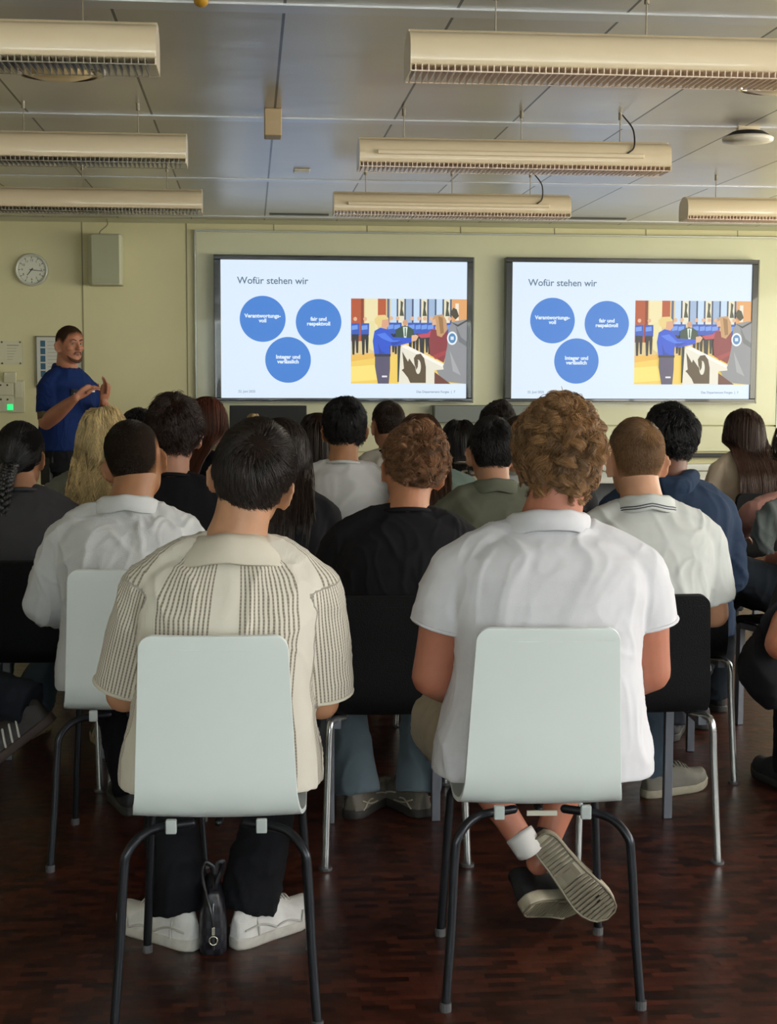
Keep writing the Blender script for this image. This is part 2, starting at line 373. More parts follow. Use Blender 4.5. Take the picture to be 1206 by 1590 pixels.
def display(name_label, x0, z0, x1, z1, photo_x0):
    """x0..x1, z0..z1 is the lit picture area"""
    W, H = x1-x0, z1-z0; root = empty('wall_display', ((x0+x1)/2, YF-.03, z0), 0, name_label, 'screen')
    hx = W/2; fb = .05
    bz = MB()
    bz.box(-hx-fb, hx+fb, -.09, -.003, -.03, 0); bz.box(-hx-fb, hx+fb, -.09, -.003, H, H+.035)
    bz.box(-hx-fb, -hx, -.09, -.003, 0, H); bz.box(hx, hx+fb, -.09, -.003, 0, H); bz.box(-hx, hx, -.07, -.003, 0, H)
    bz.build('bezel', m_bez, root, bevel=.004)
    rm = MB(); rm.box(-hx-fb-.002, hx+fb+.002, -.094, -.09, -.034, -.026); rm.box(hx+fb-.006, hx+fb+.002, -.094, -.09, -.034, H+.035)
    rm.build('trim_strip', m_rim, root)
    sy = -.0725
    sc = MB().add([(-hx, sy, 0), (hx, sy, 0), (hx, sy, H), (-hx, sy, H)], [(0, 1, 2, 3)]).build('lit_screen', gcol('#dcebfb'), root)
    def pt(u, v): return (-hx+u*W, H-v*H)
    text_mesh('Wofür stehen wir', .071, 'slide_title', gcol('#56718c'), root, (pt(.066, 0)[0], sy-.002, pt(0, .150)[1]), align='LEFT', bold=.0008)
    r = .0925*W
    for u, v, s in ((.168, .425, 'Verantwortungs-\nvoll'), (.394, .445, 'fair und\nrespektvoll'), (.270, .722, 'Integer und\nverlässlich')):
        x, z = pt(u, v); n = 64
        ring = [(x+r*math.cos(2*PI*i/n), sy-.002, z+r*math.sin(2*PI*i/n)) for i in range(n)]
        dsc = MB().add(ring, [tuple(range(n))]).build('slide_disc', gcol('#3f7fd2'), root)
        tx = text_mesh(s, .0385, 'disc_text', gcol('#e4f2ff'), dsc, (x, sy-.004, z+.004), bold=.0014, line=.9)
    text_mesh('22. Juni 2025', .024, 'slide_date', gcol('#7d93ab'), root, (pt(.068, 0)[0], sy-.002, pt(0, .953)[1]), align='LEFT', bold=.0004)
    text_mesh('Das Departement Forges  |  7', .024, 'slide_footer', gcol('#7d93ab'), root, (pt(.955, 0)[0], sy-.002, pt(0, .953)[1]), align='RIGHT', bold=.0004)
    mats = []; mb = MB(); px0 = pt(photo_x0, 0)[0]; px1 = hx; pz1 = pt(0, .272)[1]; pz0 = pt(0, .893)[1]
    for k, (h, pts) in enumerate(PHOTO):
        m = gcol(h)
        if m not in mats: mats.append(m)
        q = [(px0+min(1, max(0, u))*(px1-px0), sy-.002-.00018*k, pz1-min(1, max(0, v))*(pz1-pz0)) for u, v in pts]
        mb.add(q, [tuple(range(len(q)))], mats.index(m))
    mb.build('slide_photo', mats, root)
    return root
display('left one of the two large wall screens showing the slide with blue circles', -.21, 1.262, 1.605, 2.268, .526)
display('right one of the two large wall screens showing the slide with blue circles', 1.945, 1.262, 3.775, 2.272, .512)

# clock
root = empty('wall_clock', (-1.575, YF, 2.185), 0, 'round white wall clock with black hands left of the loudspeaker', 'clock')
R_ = .118
rg = MB(); rs = []
for (rr, yy) in ((R_, -.002), (R_, -.035), (R_-.006, -.042), (R_-.016, -.04), (R_-.018, -.028)):
    rs.append([(rr*math.cos(2*PI*i/48), yy, rr*math.sin(2*PI*i/48)) for i in range(48)])
rg.rings(rs, cap=False).build('rim', mat('clock_rim', '#c9cbbd', .35, .3), root, smooth=True)
MB().cyl((0, -.03, 0), R_-.016, .02, 'y', 48).build('clock_face', mat('clock_face_paint', '#dfe0cf', .5), root)
m_blk = mat('black_ink', '#202020', .5)
tk = MB()
for i in range(60):
    a = i*PI/30; l = .016 if i % 5 == 0 else .006; wd = .0022 if i % 5 == 0 else .001
    ca, sa = math.cos(a), math.sin(a); r1 = R_-.021
    tk.add([(sa*r1-ca*wd, -.031, ca*r1+sa*wd), (sa*r1+ca*wd, -.031, ca*r1-sa*wd), (sa*(r1-l)+ca*wd, -.031, ca*(r1-l)-sa*wd), (sa*(r1-l)-ca*wd, -.031, ca*(r1-l)+sa*wd)], [(0, 1, 2, 3)])
tk.build('hour_marks', m_blk, root)
for i in range(1, 13):
    a = i*PI/6; text_mesh(str(i), .024, 'numeral', m_blk, root, (math.sin(a)*.068, -.0315, math.cos(a)*.068))
def hand(ang, l, wd, nm):
    ca, sa = math.cos(ang), math.sin(ang)
    MB().add([(-ca*wd-sa*.015, -.034, sa*wd-ca*.015), (ca*wd-sa*.015, -.034, -sa*wd-ca*.015), (sa*l+ca*wd*.5, -.034, ca*l-sa*wd*.5), (sa*l-ca*wd*.5, -.034, ca*l+sa*wd*.5)], [(0, 1, 2, 3)]).build(nm, m_blk, root)
hand(math.radians(97), .082, .003, 'minute_hand'); hand(math.radians(219), .052, .004, 'hour_hand')

# loudspeaker with bracket and cable
root = empty('loudspeaker', (-1.04, YF, 2.07), 0, 'pale wall loudspeaker with a cable rising to the ceiling', 'loudspeaker')
prof = [(-.125, -.02), (-.118, -.14), (-.085, -.19), (.11, -.21), (.128, -.19), (.128, -.05), (.1, -.02)]
MB().rings([[(x, y, z) for x, y in prof] for z in (0, .365)]).build('cabinet', mat('speaker_plastic', '#c2c2a6', .5), root, bevel=.012)
gp = [(-.095, -.185), (.112, -.208)]
MB().rings([[(-.088, -.191, z), (-.088, -.196, z), (.110, -.217, z), (.112, -.211, z)] for z in (.012, .353)]).build('grille', mat('speaker_grille', '#b3b597', .7, bump=.3, bscale=400), root, bevel=.003)
MB().box(-.02, .02, -.03, -.001, .14, .22).build('wall_bracket', m_white, root)
MB().tube([(-.03, -.09, .36), (-.035, -.085, .39), (.012, -.05, .44), (.01, -.03, .485)], .004, 8, sub=6).build('cable', mat('grey_cable', '#8e8c72', .5), root, smooth=True)

# notice plate, controls, poster
root = empty('notice_plate', (-1.735, YF, 1.5), 0, 'clear notice plate held by four pins above the wall controls', 'sign')
MB().box(-.08, .08, -.014, -.010, .0, .17).build('plate', mat('acrylic_plate', '#d0cdb0', .15, coat=.5), root)
tx = MB()
for i, (x0, x1) in enumerate(((-.03, .055), (-.03, .04), (-.03, .035), (-.03, .025), (-.03, .015), (-.03, .01))): tx.box(x0, x1, -.0152, -.0145, .135-i*.02, .139-i*.02+(.004 if i == 0 else 0))
tx.build('printed_lines', mat('faint_print', '#9d9b82', .6), root)
for x in (-.065, .065):
    for z in (.008, .162): MB().cyl((x, -.02, z), .007, .018, 'y', 14).build('pin', mat('pin_metal', '#5b5a48', .3, .8), root)
o = MB().box(-1.79, -1.70, YF-.035, YF-.001, 1.365, 1.445).build('thermostat', mat('switch_plastic', '#c6c3a4', .4), bevel=.006)
tag(o, 'small pale thermostat box between the notice plate and the switch panel', 'thermostat')
root = empty('switch_panel', (-1.745, YF, 1.15), 0, 'pale wall control panel with switches and a glowing green button', 'switch panel')
MB().box(-.1, .1, -.02, -.001, .0, .235).build('back_plate', mat('switch_plastic', '#c6c3a4', .4), root, bevel=.004)
MB().box(-.092, .02, -.026, -.02, .125, .225).build('switch_plate', mat('switch_white', '#cfccb0', .35), root, bevel=.003)
MB().box(-.092, .02, -.026, -.02, .01, .115).build('switch_plate', mat('switch_white', '#cfccb0', .35), root, bevel=.003)
MB().box(.032, .088, -.026, -.02, .11, .225).build('label_card', mat('switch_white', '#cfccb0', .35), root, bevel=.003)
for x in (-.068, -.02):
    for z in (.2, .095): MB().cyl((x, -.03, z), .007, .006, 'y', 16).build('key_switch', mat('dark_socket', '#4c3a30', .5), root)
MB().box(-.025, .018, -.034, -.026, .018, .06).build('green_button', mat('green_lamp', '#0a8a50', .3, emit='#20e878', es=.9), root, bevel=.003)
root = empty('framed_poster', (-1.39, YF, 1.33), 0, 'thin framed white poster with a blue picture column behind the standing person', 'poster')
fr = MB(); fr.box(-.17, .17, -.02, -.001, .37, .378); fr.box(-.17, .17, -.02, -.001, 0, .008); fr.box(-.17, -.161, -.02, -.001, 0, .378); fr.box(.161, .17, -.02, -.001, 0, .378)
fr.build('frame', mat('poster_frame', '#6e6a52', .4, .4), root)
MB().box(-.162, .162, -.012, -.002, .006, .372).build('poster_sheet', mat('poster_paper', '#cfcfc6', .5), root)
pc = MB()
for i in range(6): pc.box(-.135, -.10, -.0135, -.0125, .30-i*.055, .345-i*.055)
pc.build('blue_pictures', mat('poster_blue', '#35607c', .5), root)
pc = MB()
for i in range(11): pc.box(-.085, .08+.05*math.sin(i*2.3), -.0135, -.0125, .335-i*.026, .338-i*.026)
pc.build('text_lines', mat('faint_print', '#9d9b82', .6), root)

# ------------------------------------------------------------------ ceiling fittings
m_lamp = mat('lamp_housing_cream', '#e6d3b0', .3, coat=.5)
m_louv_d = mat('louvre_painted_reflection', '#ecd6c2', .3, .2)  # reflection in the right-hand louvres is painted into this lighter pinkish colour
m_louv_in = mat('lamp_inside_no_reflection', '#1d1712', .5)  # left-hand lamp interiors: dark copy without the painted reflection
m_wire = mat('steel_wire', '#8c8372', .4, .6)
def lamp(x0, x1, y, label, wires, bar=False, painted_reflection=True):
    root = empty('pendant_lamp', ((x0+x1)/2, y, 2.31), 0, label, 'ceiling lamp', 'long pendant strip lamps under the metal ceiling')
    h = (x1-x0)/2
    out = [(-.03, .130), (-.036, .128), (-.038, .120), (-.050, .119), (-.064, .115), (-.076, .106), (-.086, .092), (-.092, .075), (-.094, .056), (-.093, .040), (-.091, .024), (-.088, .020)]
    outer = out+[(-y_, z) for y_, z in out[::-1]]
    mb = MB().rings([[(x, a, b_) for a, b_ in outer] for x in (-h, h)], cap=False)
    mb.build('housing', m_lamp, root, smooth=True)
    cp = out+[(-.089, .012), (-.089, .001), (.089, .001), (.089, .012)]+[(-y_, z) for y_, z in out[::-1]]
    for x in (-h-.004, h): MB().rings([[(xx, a, b_) for a, b_ in cp] for xx in (x, x+.004)]).build('end_cap', m_lamp, root)
    lv = MB(); k = int(2*h/.019)
    for i in range(k):
        x = -h+.01+i*(2*h-.02)/k; lv.add([(x, -.087, 0), (x+.003, -.087, 0), (x+.003, .087, 0), (x, .087, 0), (x, -.087, .021), (x+.003, -.087, .021), (x+.003, .087, .021), (x, .087, .021)], [(0, 3, 2, 1), (4, 5, 6, 7), (0, 1, 5, 4), (1, 2, 6, 5), (2, 3, 7, 6), (3, 0, 4, 7)])
    for yy in (-.0885, .0885): lv.box(-h, h, yy-.0015, yy+.0015, 0, .003)
    lv.build('louvre', m_louv_d if painted_reflection else mat('louvre_no_reflection', '#8f8674', .4, .3), root)  # same louvre twice: reflection painted in on the right, darker copy on the left
    MB().box(-h+.005, h-.005, -.084, .084, .021, .026).build('reflector', (mat('lamp_inside_painted_reflection', '#a87f6c', .3, .5) if painted_reflection else m_louv_in), root)  # pinkish reflection put into the plate colour; the lamps themselves are off
    for xw in wires:
        MB().cyl((xw-(x0+x1)/2, 0, .125), .0022, ZC-2.31-.125, 'z', 8).build('hanging_wire', m_wire, root)
        MB().cyl((xw-(x0+x1)/2, 0, ZC-2.31-.03), .008, .03, 'z', 10).build('ceiling_fixing', m_wire, root)
    if bar:
        MB().box(-h+.07, h-.12, -.112, -.094, .05, .068).build('track_bar', m_lamp, root, bevel=.004)
        xc = h-.17
        MB().tube([(xc-.02, -.1, .07), (xc+.01, -.09, .1), (xc+.02, -.03, .18), (xc-.01, 0, .235), (xc-.03, .0, ZC-2.31)], .0035, 8, sub=6).build('power_cable', mat('black_cable', '#2b2822', .5), root, smooth=True)
    return root
lamp(.465, 1.79, 4.40, 'nearest lamp right of the ceiling box, long cream pendant running off the right edge', (.72, 1.17, 1.6))
lamp(.465, 1.79, 6.38, 'middle right lamp, cream pendant with a black cable at its right end', (.655, 1.16, 1.59), bar=True)
lamp(.465, 1.77, 8.28, 'farthest full lamp above the left screen, cream pendant seen whole beyond the middle one', (.64, 1.12, 1.56), bar=True)
lamp(2.44, 3.75, 8.28, 'cream pendant lamp cut by the right edge above the right screen', (2.62, 3.5))
lamp(-1.59, -.262, 4.40, 'nearest left lamp, large cream pendant with dark louvre over the round ceiling light', (-1.45, -.47, -.9), painted_reflection=False)
lamp(-1.59, -.262, 6.38, 'middle left lamp, cream pendant with dark louvre between the nearer and farther ones', (-1.45, -.93, -.46), painted_reflection=False)
lamp(-1.59, -.258, 8.28, 'farthest left lamp, cream pendant just above the clock and loudspeaker', (-1.45, -.90, -.445), painted_reflection=False)
def downlight(x, y, label):
    root = empty('round_ceiling_light', (x, y, ZC), 0, label, 'ceiling light', 'round flush ceiling lights')
    rs = []
    for rr, zz in ((.175, 0), (.172, -.014), (.15, -.02), (.14, -.012), (.138, -.004)): rs.append([(rr*math.cos(2*PI*i/40), rr*math.sin(2*PI*i/40), zz) for i in range(40)])
    MB().rings(rs, cap=False).build('ring', mat('chrome_ring', '#b9b09a', .2, .9), root, smooth=True)
    rs = []
    for rr, zz in ((.14, -.006), (.12, -.022), (.08, -.034), (.03, -.039), (.003, -.04)): rs.append([(rr*math.cos(2*PI*i/40), rr*math.sin(2*PI*i/40), zz) for i in range(40)])
    MB().rings(rs).build('diffuser', mat('opal_diffuser', '#e2c690', .3, coat=.3), root, smooth=True)
downlight(-.70, 5.70, 'round flush ceiling light just below the nearest left lamp')
downlight(2.03, 5.66, 'round flush ceiling light at the right edge below the nearest right lamp')
o = MB().box(.066, .14, 6.42, 6.54, ZC-.115, ZC).build('sensor_box', mat('beige_box', '#bda47c', .5), bevel=.006)
tag(o, 'small beige sensor box on the ceiling seam between left and right lamps', 'sensor box')
root = empty('access_point', (2.25, 6.66, ZC), 0, 'white disc device with black top hanging from the ceiling near the right edge', 'ceiling device')
MB().cyl((0, 0, -.045), .105, .022, 'z', 40, r2=.07).build('black_top', mat('device_black', '#15110f', .5), root)
rs = []
for rr, zz in ((.105, -.045), (.115, -.052), (.112, -.066), (.06, -.076), (.003, -.078)): rs.append([(rr*math.cos(2*PI*i/40), rr*math.sin(2*PI*i/40), zz) for i in range(40)])
MB().rings(rs).build('white_cover', mat('device_white', '#d9d2c0', .3), root, smooth=True)
MB().box(-.05, .05, -.02, .02, -.026, 0).build('mount', m_lamp, root)
for x, y, lb in ((.29, 8.34, 'small white ceiling sensor above the left screen'), (2.14, 8.22, 'small white ceiling sensor between middle lamp and right screen')):
    o = MB().box(x-.045, x+.045, y-.06, y+.06, ZC-.014, ZC).build('smoke_sensor', mat('device_white', '#d9d2c0', .3), bevel=.006)
    tag(o, lb, 'sensor')
for i, (a, b_) in enumerate(((-1.436, -1.011), (.142, .56), (1.76, 2.15), (2.288, 2.70), (3.33, 3.746))):
    o = MB().box(a, b_, 10.60, 10.66, ZC-.008, ZC+.001).build('air_slot', mat('air_slot_dark', '#4b4a3e', .6))
    tag(o, ('dark air slot in the ceiling above the loudspeaker', 'dark air slot in the ceiling above the left screen', 'dark ceiling air slot, left one of the pair between screens', 'dark ceiling air slot, right one of the pair above the right screen', 'dark ceiling air slot behind the lamp at the right edge')[i], 'air vent', 'air slots along the far ceiling edge')
o = MB().ell((-.14, 4.58, ZC-.012), (.022, .04, .016)).build('cable_clip', mat('yellow_clip', '#c8962a', .5), smooth=True)
tag(o, 'small yellow clip on the ceiling at the top edge', 'clip')

# ------------------------------------------------------------------ furniture at the front
m_top = mat('table_white', '#d2d2cc', .35)
def table(x0, x1, y0, y1, label, z=.76):
    root = empty('table', ((x0+x1)/2, (y0+y1)/2, 0), 0, label, 'table'); hx, hy = (x1-x0)/2, (y1-y0)/2
    MB().box(-hx, hx, -hy, hy, z-.03, z).build('tabletop', m_top, root, bevel=.003)
    for sx_ in (-1, 1):
        for sy_ in (-1, 1): MB().box(sx_*(hx-.04)-.02, sx_*(hx-.04)+.02, sy_*(hy-.04)-.02, sy_*(hy-.04)+.02, 0, z-.03).build('leg', m_alu, root)
    MB().box(-hx+.06, hx-.06, -.01+hy-.1, hy-.08, .35, z-.03).build('modesty_panel', mat('panel_grey', '#7b8285', .5), root)
table(1.9, 3.45, 9.55, 10.25, 'white-topped table in front of the wall beside the long-haired person')
table(-.45, 1.0, 10.05, 10.75, 'white table carrying the black monitor below the left screen')
root = empty('computer_monitor', (.125, 10.4, .76), 0, 'black monitor on the table below the left wall screen', 'monitor')
MB().box(-.268, .268, -.02, .015, .16, .46).build('panel', mat('monitor_black', '#141617', .6), root, bevel=.005)
MB().box(-.03, .03, .0, .03, .01, .3).build('stand', mat('monitor_black', '#141617', .6), root)
MB().box(-.12, .12, -.09, .09, 0, .012).build('foot', mat('monitor_black', '#141617', .6), root, bevel=.004)
root = empty('web_camera', (.43, 10.4, .76), 0, 'small black camera on a stand right of the black monitor', 'camera')
MB().tube([(0, 0, .02), (0, 0, .1), (-.01, .01, .2), (-.015, 0, .26)], .004, 8, sub=4).build('stand', m_blk, root)
MB().cyl((0, 0, 0), .04, .012).build('base', m_blk, root)
MB().box(-.035, .035, -.02, .02, .19, .255).build('camera_body', mat('device_black', '#15110f', .5), root, bevel=.006)
MB().cyl((0, -.03, .222), .018, .012, 'y', 20).build('lens', mat('lens_grey', '#6b6b68', .2), root)

# ------------------------------------------------------------------ chairs
m_shell = mat('white_shell', '#dfe7e4', .38)
m_darkmetal = mat('dark_tube', '#2c2e33', .3, .7)
m_chrome = mat('chrome', '#b9bcbc', .22, .9)
m_blackfab = mat('black_upholstery', '#07080a', .8, spec=.25, bump=.3, bscale=300)
m_greyleg = mat('grey_leg', '#6d7078', .4, .5)
m_glide = mat('glide', '#4a4a4c', .5)
def shell(prof, wfun, th, curve=.0, corner=.03, zc=None):
    """one curved sheet: prof (y, z) from the top of the back to the seat front, wfun(s) half width"""
    P = np.array(prof); Pd, _ = path([(0, a, b_) for a, b_ in P], 1, 8); P = Pd[:, 1:]
    seg = np.r_[0, np.cumsum(np.linalg.norm(np.diff(P, axis=0), axis=1))]; Lt = seg[-1]
    # extra stations at both ends for the round corners
    ss = np.unique(np.concatenate([corner*(1-np.cos(np.linspace(0, PI/2, 7))), np.linspace(corner, Lt-corner, 46), Lt-corner*(1-np.cos(np.linspace(0, PI/2, 7)))]))
    rs = []
    for s_ in ss:
        y = np.interp(s_, seg, P[:, 0]); z = np.interp(s_, seg, P[:, 1])
        y2 = np.interp(min(s_+.004, Lt), seg, P[:, 0]); z2 = np.interp(min(s_+.004, Lt), seg, P[:, 1]); y1 = np.interp(max(s_-.004, 0), seg, P[:, 0]); z1 = np.interp(max(s_-.004, 0), seg, P[:, 1])
        ty, tz = y2-y1, z2-z1; l = math.hypot(ty, tz) or 1; ny, nz_ = -tz/l, ty/l      # points forward / up
        w_ = wfun(s_/Lt)
        e = min(s_, Lt-s_)
        if e < corner: w_ -= corner-math.sqrt(max(0, corner**2-(corner-e)**2))
        ring = []
        M = 10
        for sgn, idx in ((1, range(M+1)), (-1, range(M, -1, -1))):
            for i in idx:
                x = -w_+2*w_*i/M; c = curve*(x/w_)**2 if w_ > 0 else 0
                ring.append((x, y+ny*(sgn*th/2+c), z+nz_*(sgn*th/2+c)))
        rs.append(ring)
    return MB().rings(rs)
def leg_tube(pts, r, foot=True):
    mb = MB().tube(pts, r, 12, sub=7)
    return mb
def white_chair(loc, rz, label, group):
    root = empty('shell_chair', loc, rz, label, 'chair', group)
    prof = [(-.25, .885), (-.232, .79), (-.216, .69), (-.203, .59), (-.190, .515), (-.160, .468), (-.10, .452), (0, .456), (.12, .462), (.19, .455), (.235, .43)]
    shell(prof, lambda s: .160+.020*min(1, s*2.2)+.018*max(0, min(1, (s-.45)*6)), .011, curve=.006).build('shell', m_shell, root, bevel=.002)
    for sx_ in (-1, 1):
        leg_tube([(sx_*.06, -.125, .436), (sx_*.15, -.165, .430), (sx_*.193, -.197, .395), (sx_*.203, -.205, .34), (sx_*.212, -.222, .17), (sx_*.224, -.24, .008)], .0105).build('leg', m_darkmetal, root, smooth=True)
        leg_tube([(sx_*.06, .13, .436), (sx_*.14, .16, .430), (sx_*.178, .185, .395), (sx_*.186, .19, .34), (sx_*.196, .20, .17), (sx_*.205, .215, .008)], .0105).build('leg', m_darkmetal, root, smooth=True)
        for y_ in (-.24, .215): MB().cyl((sx_*(.224 if y_ < 0 else .205), y_, 0), .0135, .02, n=14).build('foot_glide', m_glide, root)
        MB().box(sx_*.1-.012, sx_*.1+.012, -.192, -.176, .430, .462).build('clip', mat('clear_clip', '#a9b0ae', .3), root, bevel=.003)
    MB().tube([(0, -.125, .436), (0, 0, .436), (0, .13, .436)], .010, 10).build('seat_frame', m_darkmetal, root, smooth=True)
    return root
def black_chair(loc, rz, label, group):
    root = empty('padded_chair', loc, rz, label, 'chair', group)
    prof = [(-.232, .805), (-.222, .72), (-.210, .63), (-.203, .55), (-.190, .49), (-.160, .455), (-.10, .445), (0, .450), (.12, .455), (.20, .445), (.235, .42)]
    shell(prof, lambda s: .170+.022*min(1, s*2.0), .026, curve=.004, corner=.03).build('shell', m_blackfab, root, bevel=.004)
    for sx_ in (-1, 1):
        leg_tube([(sx_*.15, -.14, .43), (sx_*.185, -.185, .43), (sx_*.196, -.205, .405), (sx_*.20, -.21, .3), (sx_*.21, -.24, .008)], .011).build('leg', m_chrome, root, smooth=True)
        MB().box(sx_*.172-.014, sx_*.172+.014, .20, .228, 0, .43).build('leg', m_greyleg, root, bevel=.003)
        MB().cyl((sx_*.21, -.24, 0), .02, .008, n=16).build('foot_glide', m_glide, root)
        MB().box(sx_*.172-.012, sx_*.172+.012, -.18, .215, .405, .43).build('seat_rail', m_greyleg, root)
    return root

# ------------------------------------------------------------------ people
SM = {}
def skin(h): return mat('skin_'+h.strip('#'), h, .5, var=.07, vscale=22, bump=.08, bscale=500, sss=.12)
def cloth(name, h, rough=.85, bump=.25, bscale=900, var=.03, crease=.35):
    if name in MATS: return MATS[name]
    m = mat(name, h, rough, var=var, vscale=14, bump=bump, bscale=bscale, spec=.25, sheen=.06 if sum(hexc(h)) > .3 else 0)
    nt = m.node_tree; b = nt.nodes['Principled BSDF']; bp = [n for n in nt.nodes if n.type == 'BUMP'][0]
    t = nt.nodes.new('ShaderNodeTexCoord'); mp = nt.nodes.new('ShaderNodeMapping'); mp.inputs['Scale'].default_value = (1, 1, .55); nt.links.new(t.outputs['Object'], mp.inputs[0])
    n = nt.nodes.new('ShaderNodeTexNoise'); n.noise_type = 'RIDGED_MULTIFRACTAL'; n.inputs['Scale'].default_value = 9; n.inputs['Detail'].default_value = 3; n.inputs['Distortion'].default_value = .6
    nt.links.new(mp.outputs[0], n.inputs[0]); b2 = nt.nodes.new('ShaderNodeBump'); b2.inputs['Strength'].default_value = crease; b2.inputs['Distance'].default_value = .012
    nt.links.new(n.outputs[0], b2.inputs['Height']); nt.links.new(bp.outputs[0], b2.inputs['Normal']); nt.links.new(b2.outputs[0], b.inputs['Normal'])
    return m

def head_tab(z):
    Z = [-.118, -.10, -.085, -.06, -.03, 0, .03, .06, .085, .105, .116, .121]
    bk = [-.030, -.045, -.058, -.070, -.086, -.096, -.100, -.094, -.080, -.056, -.034, -.012]
    fr = [.060, .082, .088, .087, .087, .084, .089, .085, .074, .052, .030, .006]
    w = [.030, .050, .059, .067, .073, .077, .079, .076, .066, .047, .030, .008]
    return np.interp(z, Z, bk), np.interp(z, Z, fr), np.interp(z, Z, w)
def head_pt(th, z, off=0):
    """th = 0 back of the head, +x at 90 degrees"""
    bk, fr, w = head_tab(z); c = (bk+fr)/2; a = (fr-bk)/2
    cs, sn = np.cos(th), np.sin(th)
    return np.stack([np.sign(sn)*np.abs(sn)**.92*(w+off), c-np.sign(cs)*np.abs(cs)**.95*(a+off), np.asarray(z)+0*cs], -1)
EC = np.array([0, -.006, .022]); ER_ = np.array([.0795, .0955, .1005])

def head_parts(female=False, jaw=1.0):
    mb = MB(); zs = [-.118, -.112, -.10, -.085, -.07, -.05, -.03, -.01, .01, .03, .05, .07, .085, .097, .106, .113, .118, .121]
    mb.rings([[tuple(p) for p in head_pt(np.linspace(0, 2*PI, 37)[:-1], np.full(36, z))] for z in zs])
    n = MB().tube([(0, .082, .028), (0, .092, .008), (0, .104, -.014), (0, .106, -.022)], [.007, .009, .012, .012], 12, sub=3); mb.join(n)
    for s_ in (-1, 1):
        mb.ell((s_*.011, .094, -.024), (.009, .012, .007), nu=10, nv=8)
        mb.ell((s_*.032, .078, .030), (.022, .012, .008), nu=12, nv=8)
        mb.ell((s_*.045, .062, -.018), (.022, .022, .02), nu=12, nv=8)
    mb.ell((0, .084, -.050), (.024, .011, .006), nu=12, nv=8); mb.ell((0, .084, -.060), (.020, .011, .007), nu=12, nv=8); mb.ell((0, .078, -.092), (.020, .016, .016), nu=12, nv=8)
    return mb
def ear(s_, k_=1.3, fl=math.radians(40)):
    """built in the head frame; plate hinged at the front, flaring out behind"""
    mb = MB()
    def P(u, v, t):          # u back, v up, t outward thickness
        x = .0735+u*k_*math.sin(fl)+t*math.cos(fl); y = .008-u*k_*math.cos(fl)+t*math.sin(fl)*.5; return (s_*x, y, v*1.12-.016)
    out = []
    for i in range(24):
        a = 2*PI*i/24; u = .016+.019*math.cos(a)*(1 if math.sin(a) > 0 else .8); v = .033*math.sin(a)
        if math.sin(a) < -.6: u -= .004
        out.append((u, v))
    cu = .015
    rs = [[P(cu+(u-cu)*k, v*k, t) for u, v in out] for k, t in ((.5, -.008), (.9, -.005), (1.0, 0), (.95, .004), (.8, .002), (.3, -.001))]
    mb.rings(rs if s_ > 0 else rs[::-1])
    rim = [P(u*.98, v*.98, .002) for u, v in out[-6:]+out[:12]]
    mb.tube(rim, .0042, 8, sub=2)
    mb.ell(P(.008, -.026, 0), (.006, .007, .010), nu=10, nv=8)
    return mb
def hand_parts(M, s_, curl=.5, spread=1.0, size=1.0, thumb_out=1.0):
    """palm and five fingers; M maps the hand frame (fingers +y, palm facing -z, thumb side x = s_) to body space"""
    mb = MB()
    mb.tube([(0, -.02, 0), (0, .03, 0), (0, .075, 0)], [.026, .035, .036], 14, sub=4, flat=(1.0, .42) )
    for x, L_, r, sp in ((-.030, .060, .0070, -.16), (-.010, .074, .0080, -.05), (.011, .079, .0084, .05), (.031, .070, .0082, .15)):
        x *= -s_; a = -s_*sp*spread*.8
        p = np.array([x, .076-abs(x)*.15, 0.]); pts = [p+np.array([0, -.02, 0])]; pts.append(p); ang = curl*.35
        for k, fr in enumerate((.45, .3, .25)):
            d = np.array([math.sin(a)*math.cos(ang), math.cos(a)*math.cos(ang), -math.sin(ang)]); p = p+d*L_*fr; pts.append(p); ang += curl*.75
        mb.tube(pts, [r*1.1, r*1.05, r, r*.92, r*.8], 8, sub=3)
    t = [np.array([s_*.022, .0, -.004]), np.array([s_*.043, .022, -.010]), np.array([s_*(.05+.014*thumb_out), .05, -.016-.01*curl]), np.array([s_*(.052+.02*thumb_out), .074, -.020-.016*curl])]
    mb.tube(t, [.014, .0115, .0095, .008], 8, sub=3)
    if size != 1: mb.v = [(a*size, b_*size, c*size) for a, b_, c in mb.v]
    return mb.xf(M)

def frame_from(p, d, up):
    """matrix at p with +y along d and +z near up"""
    d = Vector(d).normalized(); up = Vector(up); x = d.cross(up).normalized(); z = x.cross(d).normalized()
    return Matrix(((x.x, d.x, z.x, p[0]), (x.y, d.y, z.y, p[1]), (x.z, d.z, z.z, p[2]), (0, 0, 0, 1)))

